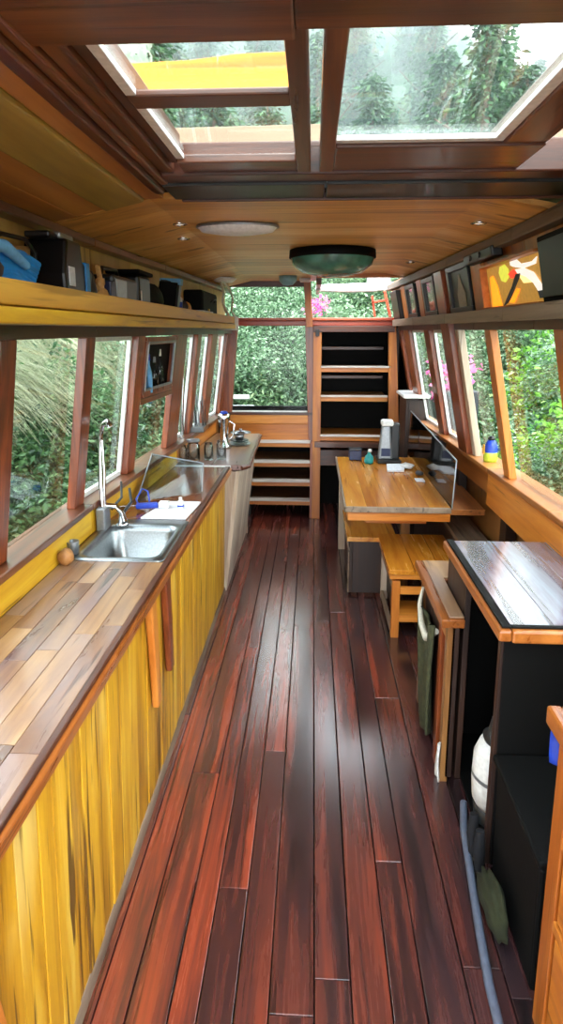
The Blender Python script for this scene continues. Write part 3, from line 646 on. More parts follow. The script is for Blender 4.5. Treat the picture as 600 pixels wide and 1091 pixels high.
# holder with dark sticks on the sill
uh = thing('utensil_rack', 'steel rack of dark upright cutlery standing before the left window', 'utensil holder', (-.86, 4.50, 1.012))
build('tray', MB().box(-.90, -.80, 4.40, 4.62, 1.012, 1.05), M['steel'], uh)
for i in range(14):
    x = -.895+.09*random.random(); y = 4.42+.18*i/13
    build('utensil', MB().tube([(x, y, 1.05), (x-.01+random.uniform(-.01, .01), y+random.uniform(-.02, .02), 1.05+random.uniform(.14, .27))], [.004, .003], 6), M['dgrey'] if i % 3 else M['greymetal'], uh, bevel=0)
single('steel_pole', MB().tube([(-.905, 4.13, .88), (-.90, 4.13, 1.15), (-.875, 4.13, 1.53)], [.013, .012, .010], 12), M['chrome'], 'slim chrome pole rising from the worktop against the left windows', 'pole', bevel=0)
# dark bottle panel in the third left window
bp = thing('bottle_cabinet', 'small black backed wall cabinet holding bottles between the left windows', 'cabinet', (-.88, 3.4, 1.38))
def lx(y, z, d=0): return (xl(y, z)+d, y, z)
a, b = 3.18, 3.77; z0, z1 = 1.395, 1.715
build('back_board', MB().hexa([lx(a, z0, -.03), lx(a, z0, -.02), lx(b, z0, -.02), lx(b, z0, -.03), lx(a, z1, -.03), lx(a, z1, -.02), lx(b, z1, -.02), lx(b, z1, -.03)]), M['black'], bp)
m = MB(); c = [Vector(lx(y, z, -.0)) for y, z in ((a+.02, z0+.02), (b-.02, z0+.02), (b-.02, z1-.02), (a+.02, z1-.02))]
for s, e in zip(c, c[1:]+c[:1]): m.bar(s, e, .04, .03, (1, 0, 0))
build('frame', m, M['redwood_z'], bp)
m = MB(); c = [Vector(lx(y, z, .012)) for y, z in ((a+.04, z0+.04), (b-.04, z0+.04), (b-.04, z1-.03), (a+.04, z1-.03))]
for s, e in zip(c, c[1:]+c[:1]): m.bar(s, e, .014, .014, (1, 0, 0))
build('bead', m, M['greymetal'], bp)
for i, (y, h, mt, lb) in enumerate(((3.34, .22, 'blue', 'blue capped clear bottle, nearest in the small wall cabinet'), (3.44, .20, 'greymetal', 'slim grey topped bottle in the middle of the small wall cabinet'), (3.55, .24, 'white', 'pale topped bottle, farthest in the small wall cabinet'))):
    xx = xl(y, 1.45)+.0
    q = thing('bottle', lb, 'bottle', (xx, y, 1.412), 'bottles in the wall cabinet')
    build('body', MB().lathe([(0, 0), (.018, 0), (.018, h*.5), (.008, h*.68), (.008, h*.8), (0, h*.8)], (xx, y, 1.412), 14), M['glass2'] if i != 0 else M['lblue'], q, bevel=0)
    build('cap', MB().lathe([(0, 0), (.011, 0), (.011, h*.16), (0, h*.17)], (xx, y, 1.412+h*.8), 14), M[mt], q, bevel=0)

# ================================================================== LEFT HIGH SHELF
ls = thing('wall_shelf', 'long yellow edged shelf above the left windows', 'shelf', (-.8, 2, 1.77))
build('board', MB().hexa([(-.97, -.9, 1.80), (-.66, -.9, 1.80), (-.66, 4.95, 1.80), (-.84, 4.95, 1.80), (-.97, -.9, 1.845), (-.66, -.9, 1.845), (-.66, 4.95, 1.845), (-.84, 4.95, 1.845)]), M['orange_y'], ls)
build('upper_edge', MB().box(-.66, -.632, -.9, 4.97, 1.803, 1.857, .5), M['shelfedge'], ls, bevel=.004)
build('lower_edge', MB().box(-.662, -.625, -.9, 4.97, 1.764, 1.799, .7), M['yellow_y'], ls, bevel=.004)
build('underside', MB().hexa([(-.90, -.9, 1.765), (-.665, -.9, 1.762), (-.665, 4.95, 1.762), (-.80, 4.95, 1.765), (-.90, -.9, 1.795), (-.665, -.9, 1.795), (-.665, 4.95, 1.795), (-.80, 4.95, 1.795)]), M['grey_y'], ls)
build('end_block', MB().box(-.80, -.62, 4.97, 5.15, 1.75, 1.86), M['grey_x'], ls, bevel=.01)
build('wall_batten', MB().box(-.945, -.925, 2.40, 2.42, 1.845, 2.1), M['redwood_z'], ls)
zs = 1.846
# bright blue gloves
gl = thing('rubber_gloves', 'bright blue rubber gloves in a heap at the near end of the left shelf', 'gloves', (-.78, 1.6, zs))
m = MB()
for i in range(7):
    a = -.5+i*.17
    m.tube([(-.86, 1.42, zs+.05+.01*i), (-.85, 1.54, zs+.07+.010*i-.015*abs(i-3)), (-.83, 1.64+.012*i, zs+.05+.010*i), (-.81, 1.72+.01*i, zs+.02+.012*i)], [.022, .024, .018, .010], 10)
build('glove', m, M['brightblue'], gl, bevel=0)
build('cuff', MB().tube([(-.83, 1.40, zs+.05), (-.82, 1.5, zs+.12), (-.81, 1.58, zs+.12), (-.80, 1.68, zs+.08)], [.016, .018, .018, .012], 10), M['lblue'], gl, bevel=0)
single('dark_pouch', MB().blob((-.80, 1.46, zs+.045), (.06, .07, .045), jit=.03), M['brownbag'], 'dark rounded pouch under the blue gloves', 'pouch', bevel=0)
# socket strip on the wall behind
ss = thing('wooden_socket_board', 'tan board with three dark sockets leaning behind the black machine', 'socket board', (-.90, 1.85, zs))
build('board', MB().bar((-.905, 1.72, zs+.10), (-.905, 1.98, zs+.12), .02, .09), M['skin'], ss, bevel=.01)
build('socket', MB().bar((-.893, 1.79, zs+.10), (-.888, 1.79, zs+.10), .028, .028), M['blackplastic'], ss)
build('socket', MB().bar((-.893, 1.86, zs+.105), (-.888, 1.86, zs+.105), .028, .028), M['blackplastic'], ss)
build('socket', MB().bar((-.893, 1.92, zs+.12), (-.888, 1.92, zs+.12), .02, .02), M['blackplastic'], ss)
single('black_cable', MB().tube([(-.87, 1.60, zs+.12), (-.86, 1.72, zs+.165), (-.86, 1.86, zs+.17), (-.87, 1.95, zs+.14), (-.865, 1.90, zs+.07), (-.86, 1.78, zs+.05), (-.855, 1.7, zs+.02)], .007, 8), M['blackplastic'], 'looped black cable in front of the tan socket board', 'cable', bevel=0)
cm = thing('coffee_machine', 'black coffee machine with a white label on the left shelf', 'coffee machine', (-.79, 1.98, zs))
build('body', MB().prism([(1.88, zs), (2.14, zs), (2.13, zs+.10), (2.03, zs+.13), (2.02, zs+.19), (1.90, zs+.19), (1.87, zs+.08)], 'x', -.86, -.72), M['blackplastic'], cm, bevel=.01)
build('spout', MB().box(-.83, -.75, 1.84, 1.92, zs+.185, zs+.205), M['blackplastic'], cm, bevel=.006)
build('label', MB().box(-.722, -.718, 1.90, 1.95, zs+.045, zs+.105), M['paper'], cm, bevel=.001)
build('jug', MB().lathe([(0, 0), (.045, 0), (.05, .04), (.04, .10), (.035, .11), (0, .11)], (-.76, 2.12, zs)), M['dgrey'], cm, bevel=0)
build('trim_band', MB().box(-.73, -.714, 2.04, 2.075, zs+.03, zs+.13), M['brightblue'], cm, bevel=.003)
build('top_cap', MB().box(-.83, -.74, 1.9, 2.01, zs+.19, zs+.21), M['greymetal'], cm, bevel=.006)
# small figure and bowl
bo = thing('wooden_figure', 'small tan carved figure next to the black coffee machine', 'figurine', (-.72, 2.28, zs))
build('body', MB().lathe([(0, 0), (.035, 0), (.036, .02), (.024, .05), (.012, .06), (.018, .075), (.016, .09), (0, .10)], (-.70, 2.30, zs), 16), M['skin'], bo, bevel=0)
build('arm', MB().tube([(-.70, 2.27, zs+.05), (-.70, 2.235, zs+.065), (-.70, 2.22, zs+.09)], .008, 8), M['skin'], bo, bevel=0)
kn = thing('kitchen_knife', 'broad grey blade propped up behind the tan carved figure', 'knife', (-.8, 2.3, zs))
build('blade', MB().prism([(2.18, zs+.03), (2.26, zs+.02), (2.36, zs+.06), (2.37, zs+.10), (2.33, zs+.075)], 'x', -.80, -.795), M['greymetal'], kn, bevel=0)
build('handle', MB().bar((-.797, 2.33, zs+.07), (-.797, 2.30, zs+.14), .014, .018, (1, 0, 0)), M['skin'], kn, bevel=.004)
single('blue_tin', MB().box(-.78, -.72, 2.36, 2.42, zs, zs+.09), M['navy'], 'small navy blue tin between the carved figure and the grey radio', 'tin', bevel=.005)
rd = thing('radio', 'dark grey radio with black handle on the left shelf', 'radio', (-.78, 2.6, zs))
build('body', MB().prism([(2.44, zs), (2.74, zs), (2.76, zs+.12), (2.42, zs+.12)], 'x', -.87, -.73), M['dgrey'], rd, bevel=.012)
build('speaker_panel', MB().prism([(2.46, zs+.02), (2.58, zs+.02), (2.59, zs+.105), (2.45, zs+.105)], 'x', -.733, -.726), M['greymetal'], rd, bevel=.003)
build('handle', MB().tube([(-.80, 2.48, zs+.115), (-.80, 2.50, zs+.15), (-.80, 2.68, zs+.155), (-.80, 2.71, zs+.115)], .009, 8), M['blackplastic'], rd, bevel=0)
bx = thing('black_appliance', 'glossy black box appliance beside the grey radio', 'appliance', (-.78, 2.9, zs))
build('body', MB().box(-.87, -.73, 2.78, 2.98, zs, zs+.15), M['blackplastic'], bx, bevel=.015)
build('lid', MB().box(-.88, -.72, 2.76, 3.0, zs+.152, zs+.17), M['black'], bx, bevel=.006)
build('highlight_strip', MB().box(-.7295, -.727, 2.80, 2.815, zs+.03, zs+.08), M['white'], bx, bevel=.001)
single('black_bag', MB().blob((-.79, 3.16, zs+.06), (.065, .15, .075), jit=.04), M['darkcloth'], 'slumped black bag beside the glossy black appliance', 'bag', bevel=0)
tb = thing('tube_carton', 'blue and white carton leaning behind the black bag', 'carton', (-.70, 3.42, zs))
build('carton', MB().hexa([(-.74, 3.38, zs), (-.67, 3.40, zs), (-.67, 3.46, zs), (-.74, 3.44, zs), (-.76, 3.42, zs+.18), (-.66, 3.46, zs+.18), (-.66, 3.52, zs+.18), (-.76, 3.48, zs+.18)]), M['dgrey'], tb, bevel=.004)
build('top_band', MB().hexa([(-.762, 3.415, zs+.15), (-.657, 3.45, zs+.15), (-.657, 3.522, zs+.15), (-.762, 3.482, zs+.15), (-.764, 3.42, zs+.185), (-.655, 3.46, zs+.185), (-.655, 3.53, zs+.185), (-.764, 3.49, zs+.185)]), M['lblue'], tb, bevel=.002)
single('dark_folder', MB().bar((-.80, 3.34, zs), (-.78, 3.36, zs+.16), .10, .012, (0, 1, 0)), M['black'], 'thin black folder standing beside the leaning carton', 'folder')
sc_ = thing('spray_can', 'small white and blue can in front of the yellow torch', 'can', (-.70, 3.70, zs))
build('body', MB().lathe([(0, 0), (.02, 0), (.02, .09), (.012, .10), (0, .10)], (-.70, 3.70, zs), 14), M['white'], sc_, bevel=0)
build('band', MB().lathe([(.0205, .03), (.0205, .07)], (-.70, 3.70, zs), 14), M['blue'], sc_, bevel=0)
yt = thing('yellow_torch', 'chunky yellow torch on the far end of the left shelf', 'torch', (-.72, 3.88, zs))
build('body', MB().blob((-.72, 3.88, zs+.04), (.035, .07, .042), jit=.03), M['yplastic'], yt, bevel=0)
build('head', MB().lathe([(0, 0), (.035, 0), (.04, .03), (0, .03)], (0, 0, 0), 16, M=Matrix.Translation((-.72, 3.80, zs+.045)) @ Matrix.Rotation(math.pi/2, 4, 'X')), M['dgrey'], yt, bevel=0)
cs = thing('black_case', 'large black case at the far end of the left shelf', 'case', (-.77, 4.4, zs))
build('body', MB().box(-.84, -.70, 4.12, 4.72, zs, zs+.17), M['black'], cs, bevel=.02)
build('latch', MB().box(-.70, -.692, 4.30, 4.34, zs+.02, zs+.05), M['yplastic'], cs, bevel=.002)
build('handle', MB().tube([(-.70, 4.42, zs+.10), (-.68, 4.44, zs+.12), (-.68, 4.54, zs+.12), (-.70, 4.56, zs+.10)], .006, 8), M['dgrey'], cs, bevel=0)
single('rope_hank', MB().tube([(-.72, 4.86, 2.12), (-.70, 4.88, 2.05), (-.715, 4.90, 1.97), (-.69, 4.9, 1.90), (-.66, 4.92, 1.85)], .01, 8).tube([(-.70, 4.86, 2.12), (-.66, 4.9, 2.07), (-.64, 4.95, 2.0), (-.65, 4.93, 1.90), (-.62, 4.92, 1.86)], .008, 8), M['rope'], 'pale rope hanging from the ceiling at the end of the left shelf', 'rope', bevel=0)
for i, (x, n, l) in enumerate(((-.685, 'paper_bundle', 'flat white cable strip lying along the far front edge of the left shelf'),)):
    single(n, MB().box(x-.02, x+.04, 3.62, 4.0, 1.858, 1.866), M['paper'], l, 'strip', bevel=.002)

for n_, d_ in (('coffee_machine', -.06), ('wooden_figure', -.09), ('blue_tin', -.05), ('radio', -.05), ('black_appliance', -.05), ('black_bag', -.04), ('tube_carton', -.08), ('spray_can', -.10), ('yellow_torch', -.08), ('black_case', -.03)):
    COL.objects[n_].location.x += d_
COL.objects['coffee_machine'].location.y += .08; COL.objects['rubber_gloves'].location.y += .05

# ================================================================== CEILING FITTINGS
ov = thing('ceiling_light', 'flat oval white light on the left of the ceiling', 'ceiling light', (-.32, 2.66, 2.18))
build('base', MB().lathe([(0, 0), (.17, 0), (.175, -.012), (0, -.012)], (-.32, 2.66, 2.18), 32, sy=.55), M['greymetal'], ov, bevel=0)
build('diffuser', MB().lathe([(.165, -.012), (.15, -.028), (.08, -.038), (0, -.04)], (-.32, 2.66, 2.18), 32, sy=.55), M['white'], ov, bevel=0)
dl = thing('dome_lamp', 'large dark green dome lamp with black rim on the ceiling', 'ceiling lamp', (.10, 3.5, 2.178))
build('rim', MB().lathe([(0, 0), (.235, 0), (.238, -.04), (.225, -.045), (0, -.04)], (.10, 3.5, 2.178), 40), M['black'], dl, bevel=0)
build('lamp_shade', MB().lathe([(.228, -.042), (.218, -.075), (.17, -.112), (.10, -.13), (.04, -.137), (0, -.138)], (.10, 3.5, 2.178), 40), M['lampgreen'], dl, bevel=0)
build('finial', MB().lathe([(.02, -.11), (.015, -.12), (0, -.125)], (.06, 3.5, 2.16)), M['greymetal'], dl, bevel=0)
for i, (x, y, l) in enumerate(((-.553, 2.61, 'nearer of two small downlights beside the oval light'), (-.605, 2.93, 'farther of two small downlights beside the oval light'), (.64, 2.54, 'near downlight on the right of the ceiling'), (.60, 4.0, 'far downlight on the right, past the green dome lamp'))):
    z = zc(x)
    d = thing('downlight', l, 'downlight', (x, y, z), 'recessed downlights')
    build('ring', MB().lathe([(.028, .001), (.034, -.004), (.024, -.007), (.022, -.002)], (x, y, z), 20), M['chrome'], d, bevel=0)
    build('lens', MB().lathe([(0, -.003), (.022, -.003)], (x, y, z), 20), M['ledw'], d, bevel=0)
sp = thing('small_ceiling_lamp', 'pale shell shaped lamp at the far left of the ceiling', 'ceiling light', (-.70, 4.9, 2.15))
build('shade', MB().lathe([(0, -.03), (.07, -.026), (.10, 0), (0, 0)], (-.70, 4.9, zc(-.70)), 20, sy=1.6), M['white'], sp, bevel=0)
tl = thing('round_vent', 'round teal vent disc on the ceiling near the aft window', 'vent', (-.25, 5.35, 2.18))
build('disc', MB().lathe([(0, -.075), (.04, -.07), (.07, -.04), (.075, 0), (0, 0)], (-.21, 5.1, 2.18), 24), plain('teal grey', '#7cacc0', .4), tl, bevel=0)
single('ceiling_plate', MB().box(-.12, -.03, 5.25, 5.45, 2.155, 2.178), M['whitebead'], 'small pale plate on the ceiling beside the teal vent', 'plate fitting', bevel=.008)

# ================================================================== RIGHT HIGH SHELF AND PICTURES
rs = thing('picture_ledge', 'dark narrow ledge above the right windows carrying pictures', 'ledge', (.8, 3, 1.8))
m = MB(); wallstrip(m, lambda y, z: .755-tp(y)*.35, 1.80, 1.83, .12, [.3, 1.5, 2.5, 3.5, 4.5, 5.5], 1)
build('board', m, M['dark_y'], rs)
m = MB(); wallstrip(m, lambda y, z: .742-tp(y)*.35, 1.785, 1.84, .015, [.3, 1.5, 2.5, 3.5, 4.5, 5.5], 1)
build('edge_strip', m, M['grey_y'], rs)
zr = 1.842
def rx(y, z, d): return (xr(y, z)-.012-d, y, z)
def panel(mb, ya, yb, za, zb, d0, d1, shear=0):
    mb.hexa([rx(ya, za, d1), rx(ya, za, d0), rx(yb, za, d0), rx(yb, za, d1), rx(ya, zb, d1), rx(ya, zb, d0), rx(yb, zb, d0), rx(yb, zb, d1)]); return mb
def framed(name, ya, yb, z1, label, img, extra=None, cat='picture', z0=None):
    z0 = z0 or zr
    t = thing(name, label, cat, (xr((ya+yb)/2, z0)-.03, (ya+yb)/2, z0), 'pictures along the right ledge')
    build('backing', panel(MB(), ya, yb, z0, z1, .0, .012), M['black'], t)
    m = MB(); w_ = .03
    panel(m, ya, yb, z0, z0+w_, .012, .03); panel(m, ya, yb, z1-w_, z1, .012, .03); panel(m, ya, ya+w_*1.6, z0+w_, z1-w_, .012, .03); panel(m, yb-w_*1.6, yb, z0+w_, z1-w_, .012, .03)
    build('frame', m, M['blackplastic'], t)
    b = build('picture', panel(MB(), ya+w_*1.6, yb-w_*1.6, z0+w_, z1-w_, .0125, .016), img, t, bevel=0)
    return t
pic1 = plain('grey blue print', '#5c6470', .25, bs=9, var=.5, coat=.5)
pic2 = plain('muted brown grey print', '#6a625c', .25, bs=12, var=.6, coat=.5)
pic3 = plain('dark green print', '#38443a', .25, bs=9, var=.6, coat=.5)
t = thing('black_tablet', 'plain black panel, farthest along the right ledge by the hatch', 'panel', (.76, 5.3, zr), 'pictures along the right ledge')
build('screen', panel(MB(), 5.12, 5.42, zr, 2.07, .01, .05), M['blackplastic'], t, bevel=.006)
framed('framed_picture', 4.52, 4.86, 2.08, 'black framed brownish picture, second from the hatch on the right ledge', pic2)
framed('framed_picture', 3.92, 4.26, 2.08, 'black framed dark green picture beside the thick ceiling post', pic3)
for ya, yb, l in ((4.92, 5.08, 'orange wooden upright next to the plain black panel'), (4.32, 4.46, 'orange wooden upright between the two small framed pictures')):
    single('wooden_upright', panel(MB(), ya, yb, zr, 2.09, .0, .02), M['orange_z'], l, 'upright')
t = framed('framed_picture', 3.18, 3.60, 2.09, 'tall black frame with a pale bottle silhouette beyond the amber picture', M['dgrey'])
def poly_on(pts, ya, yb, za, zb, d, mat, par, name='shape'):
    mb = MB(); n = len(pts); vs = []
    for dd in (d, d+.003):
        for u, v in pts:
            y = yb+(ya-yb)*u; z = za+(zb-za)*v; vs.append(rx(y, z, dd))
    mb.add(vs, [tuple(range(n)), tuple(range(n, 2*n))[::-1]]+[(i, (i+1) % n, n+(i+1) % n, n+i) for i in range(n)]); return build(name, mb, mat, par, bevel=0)
poly_on([(.35, .1), (.75, .1), (.78, .45), (.62, .7), (.58, .9), (.5, .9), (.46, .7), (.34, .45)], 3.22, 3.56, zr, 2.06, .017, plain('pale silhouette', '#9c9484', .5), t)
single('wooden_upright', panel(MB(), 3.0, 3.16, zr, 2.09, .0, .02), M['orange_z'], 'broad orange wooden upright just beyond the amber picture', 'upright')
# amber lit picture with abstract figure
ya, yb, za, zb = 2.29, 2.96, zr, 2.035
t = thing('amber_picture', 'glowing amber picture of white and orange curved shapes on the right ledge', 'picture', (xr(2.7, zr)-.03, 2.7, zr), None)
build('backing', panel(MB(), ya, yb, za, zb, .0, .008), M['brown_y'], t)
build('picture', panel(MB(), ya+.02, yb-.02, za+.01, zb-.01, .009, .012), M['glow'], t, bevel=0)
m = MB(); panel(m, ya, yb, zb-.012, zb, .012, .045); panel(m, ya, yb, za, za+.01, .012, .045); panel(m, yb-.02, yb, za, zb, .012, .045)
build('frame', m, M['orange_y'], t, bevel=.002)
D = dict(ya=ya, yb=yb, za=za, zb=zb)
def sh(pts, d, mat): poly_on(pts, ya, yb, za, zb, d, M[mat], t)
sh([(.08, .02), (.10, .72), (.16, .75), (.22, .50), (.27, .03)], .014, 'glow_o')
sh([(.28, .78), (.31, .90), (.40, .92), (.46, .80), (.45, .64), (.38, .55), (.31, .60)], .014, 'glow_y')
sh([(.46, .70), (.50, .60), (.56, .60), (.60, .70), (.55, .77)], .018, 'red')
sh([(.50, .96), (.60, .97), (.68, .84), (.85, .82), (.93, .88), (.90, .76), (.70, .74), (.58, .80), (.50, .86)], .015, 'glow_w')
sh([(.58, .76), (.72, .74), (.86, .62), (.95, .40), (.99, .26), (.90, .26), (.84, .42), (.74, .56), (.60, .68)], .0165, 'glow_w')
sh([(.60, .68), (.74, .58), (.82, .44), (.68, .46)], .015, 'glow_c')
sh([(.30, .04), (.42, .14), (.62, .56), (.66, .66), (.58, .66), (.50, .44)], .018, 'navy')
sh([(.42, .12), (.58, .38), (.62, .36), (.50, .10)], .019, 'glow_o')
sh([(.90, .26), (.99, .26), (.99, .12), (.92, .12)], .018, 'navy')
# black loudspeaker panel nearest
t = thing('loudspeaker', 'black loudspeaker on the right ledge nearest the viewer', 'loudspeaker', (.83, 2.25, zr))
build('cabinet', panel(MB(), 1.85, 2.25, zr, 2.065, .01, .045), M['black'], t, bevel=.008)
build('grille', panel(MB(), 1.88, 2.23, zr+.02, 2.045, .046, .050), M['blackplastic'], t, bevel=.002)
t = thing('small_projector', 'small black device with two lenses fixed above the amber picture', 'device', (.78, 3.0, 2.07))
build('body', panel(MB(), 2.70, 3.12, 2.055, 2.10, .01, .06), M['blackplastic'], t, bevel=.008)
for y in (2.86, 3.0): build('lens', MB().lathe([(0, .0), (.014, 0), (.012, .006), (0, .006)], (0, 0, 0), 14, M=Matrix.Translation(rx(y, 2.078, .06)) @ Matrix.Rotation(-math.pi/2, 4, 'Y')), M['dgrey'], t, bevel=0)

# ================================================================== RIGHT SIDE FURNITURE
# corner cabinet aft
t = thing('corner_cabinet', 'small dark brown cabinet with pale top in the aft right corner', 'cabinet', (.88, 5.2, .5))
build('body', MB().box(.78, .965, 5.12, 5.5, .0, 1.20), M['dark_z'], t)
build('side_panel', MB().hexa([(.80, 4.55, .80), (.93, 4.35, .80), (.965, 4.36, .80), (.93, 5.12, .80), (.80, 4.60, 1.0), (.93, 4.36, 1.0), (.965, 4.36, 1.0), (.93, 5.12, 1.0)]), M['dark_z'], t)
build('top', MB().box(.75, .965, 5.06, 5.52, 1.20, 1.225), M['whitebead'], t)
build('door', MB().box(.80, .955, 5.11, 5.12, .80, 1.18), M['dark_z'], t)
# table
tt = thing('dining_table', 'honey wooden table with light edges on the right side', 'table', (.5, 4.1, 0))
m = MB(); xs = np.linspace(.20, .80, 6)
for a, b in zip(xs[:-1], xs[1:]): m.box(a+.0005, b-.0005, 3.42, 4.84, .715, .75)
build('tabletop', m, M['honey_y'], tt, bevel=.001)
build('edge_strip', MB().box(.188, .199, 3.40, 4.85, .72, .752).box(.188, .80, 3.40, 3.419, .72, .752), M['grey_y'], tt)
build('apron', MB().box(.21, .80, 3.42, 3.45, .665, .714).box(.21, .24, 3.45, 4.80, .665, .714), M['orange_x'], tt)
build('crosspiece', MB().box(.32, .68, 3.50, 3.60, .625, .664), M['orange_x'], tt)
build('leg', MB().box(.22, .29, 4.74, 4.81, 0, .70), M['grey_z'], tt)
build('leg', MB().box(.70, .77, 4.60, 4.67, 0, .70), M['dark_z'], tt)
build('leg', MB().box(.60, .66, 3.95, 4.01, 0, .70), M['brown_z'], tt)
build('wall_plank', MB().box(.80, 1.0, 3.44, 5.05, .70, .735), M['brown_y'], tt)
# smoked screen on the table
t = thing('acrylic_screen', 'smoked clear acrylic screen standing along the wall side of the table', 'screen', (.82, 4.2, .75))
build('sheet', MB().hexa([(.803, 3.42, .74), (.809, 3.42, .74), (.800, 5.03, .74), (.794, 5.03, .74), (.813, 3.42, 1.025), (.819, 3.42, 1.025), (.810, 5.03, 1.10), (.804, 5.03, 1.10)]), M['acryl'], t, bevel=0)
build('edge_bead', MB().tube([(.806, 3.42, .745), (.816, 3.42, 1.028), (.807, 5.03, 1.10)], .004, 8), M['greymetal'], t, bevel=0)
# things on the table
t = thing('countertop_appliance', 'tall grey countertop device on the far right of the table', 'appliance', (.56, 4.68, .75))
build('body', MB().hexa([(.51, 4.64, .77), (.62, 4.64, .77), (.62, 4.74, .77), (.51, 4.74, .77), (.535, 4.66, 1.04), (.60, 4.66, 1.04), (.60, 4.72, 1.04), (.535, 4.72, 1.04)]), M['greymetal'], t, bevel=.015)
build('head', MB().box(.53, .62, 4.64, 4.74, 1.03, 1.075), M['whitebead'], t, bevel=.012)
build('dark_back', MB().box(.605, .67, 4.66, 4.76, .77, 1.05), M['dgrey'], t, bevel=.01)
build('display', MB().box(.53, .60, 4.632, 4.642, .80, .86), M['navy'], t, bevel=.003)
build('foot', MB().box(.50, .68, 4.58, 4.80, .752, .775), M['blackplastic'], t, bevel=.006)
t = thing('lidded_box', 'dark navy lidded box near the far edge of the table', 'box', (.335, 4.73, .752))
build('body', MB().box(.29, .385, 4.69, 4.77, .752, .83), M['navy'], t, bevel=.006)
build('lid', MB().box(.288, .387, 4.688, 4.772, .83, .845), M['dgrey'], t, bevel=.004)
t = thing('teal_bottle', 'small teal squat bottle beside the navy box on the table', 'bottle', (.435, 4.62, .752))
build('body', MB().lathe([(0, 0), (.032, 0), (.036, .02), (.03, .055), (.014, .07), (.012, .09), (0, .09)], (.435, 4.60, .752), 18), M['teal'], t, bevel=0)
build('cap', MB().lathe([(0, 0), (.017, 0), (.015, .02), (0, .022)], (.44, 4.60, .84), 14), M['whitebead'], t, bevel=0)
single('folded_paper', MB().hexa([(.54, 4.30, .753), (.66, 4.30, .753), (.70, 4.52, .753), (.56, 4.52, .753), (.54, 4.30, .768), (.66, 4.30, .768), (.70, 4.52, .768), (.56, 4.52, .768)]), M['paper'], 'folded white paper under the grey device on the table', 'paper')
single('white_cloth', MB().blob((.70, 4.44, .77), (.05, .07, .018), jit=.12), M['whitebead'], 'crumpled white cloth beside the folded paper', 'cloth', bevel=0)
single('spectacle_case', MB().blob((.755, 4.22, .768), (.03, .05, .016), jit=.06), M['dgrey'], 'small dark case by the acrylic screen', 'case', bevel=0)
single('paper_scrap', MB().box(.70, .76, 4.02, 4.10, .752, .760), M['paper'], 'little white scrap near the bottom of the acrylic screen', 'paper')
# first stool (farther)
t = thing('wooden_stool', 'low closed stool with orange top, tucked under the table end', 'stool', (.38, 4.1, 0))
build('seat', MB().box(.235, .56, 3.83, 4.46, .39, .42), M['honey_y'], t)
build('side_panel', MB().box(.255, .275, 3.86, 4.44, .02, .39), M['dark_z'], t)
build('front_panel', MB().box(.275, .54, 3.86, 3.885, .02, .39), M['dark_z'], t)
build('rail', MB().box(.245, .255, 3.86, 4.44, .30, .33).box(.245, .255, 3.86, 3.90, .02, .30), M['grey_y'], t)
# crate stool (nearer)
t = thing('crate_stool', 'open framed crate stool with honey plank top in front of the table', 'stool', (.65, 3.58, 0))
m = MB()
for a, b in ((.44, .585), (.587, .73), (.732, .87)): m.box(a, b, 3.27, 3.90, .395, .425)
build('seat', m, M['honey_y'], t)
build('seat_rim', MB().box(.448, .865, 3.28, 3.89, .365, .394), M['orange_x'], t)
for x in (.465, .82):
    for y in (3.31, 3.84): build('leg', MB().box(x, x+.045, y-.02, y+.03, 0, .35), M['orange_z'] if y < 3.5 else M['grey_z'], t)
build('rail', MB().box(.51, .82, 3.29, 3.32, .27, .31), M['orange_x'], t)
build('rail', MB().box(.51, .82, 3.29, 3.50, .10, .14), M['orange_x'], t)
build('rail', MB().box(.462, .482, 3.34, 3.82, .30, .34), M['grey_y'], t)
build('rail', MB().box(.462, .482, 3.34, 3.82, .02, .06), M['grey_y'], t)
build('inner_panel', MB().box(.50, .51, 3.36, 3.82, .06, .30), M['dark_z'], t)
# bench seat along the wall
t = thing('wall_bench', 'greyed plank bench seat along the right wall', 'bench', (.95, 4.2, 0))
m = MB()
for a, b in ((.86, .945), (.947, 1.03)): m.box(a, b, 3.35, 5.0, .52, .55)
build('seat', m, M['grey_y'], t)
build('front_panel', MB().box(.87, .89, 3.36, 5.0, .0, .52), M['dark_z'], t)
# middle cabinet with towel
t = thing('towel_cabinet', 'low wooden cabinet with towel on its side next to the black cabinet', 'cabinet', (.75, 2.6, 0))
build('top', MB().prism([(.487, 2.12), (.572, 2.12), (.572, 2.49), (.98, 2.49), (.98, 2.72), (.485, 2.72)], 'z', .665, .70), M['rim'], t, bevel=.005)
build('top_inlay', MB().prism([(.515, 2.13), (.571, 2.13), (.571, 2.50), (.97, 2.50), (.97, 2.70), (.515, 2.70)], 'z', .701, .708), M['worktop'], t, bevel=.003)
build('body', MB().box(.53, .98, 2.50, 2.70, .02, .665), M['dark_z'], t)
build('side_panel', MB().box(.532, .56, 2.14, 2.50, .02, .665), M['dark_z'], t)
build('stile', MB().box(.515, .545, 2.66, 2.70, .0, .665), M['brown_z'], t)
build('stile', MB().box(.515, .545, 2.24, 2.29, .0, .665), M['redwood_z'], t)
build('stile', MB().box(.515, .545, 2.14, 2.18, .0, .665), M['brown_z'], t)
build('rail', MB().box(.515, .545, 2.18, 2.66, .60, .664), M['brown_y'], t)
single('hanging_towel', MB().sheet(lambda u, v: (.503-.012*math.sin(u*math.pi*3+v*2)-.006*math.sin(u*17), 2.31+.33*u*(1-.2*v), .58-.05*math.sin(u*math.pi)-.50*v), 24, 16), M['towel'], 'olive green towel hanging on the side of the low wooden cabinet', 'towel', bevel=0, solid=.008)
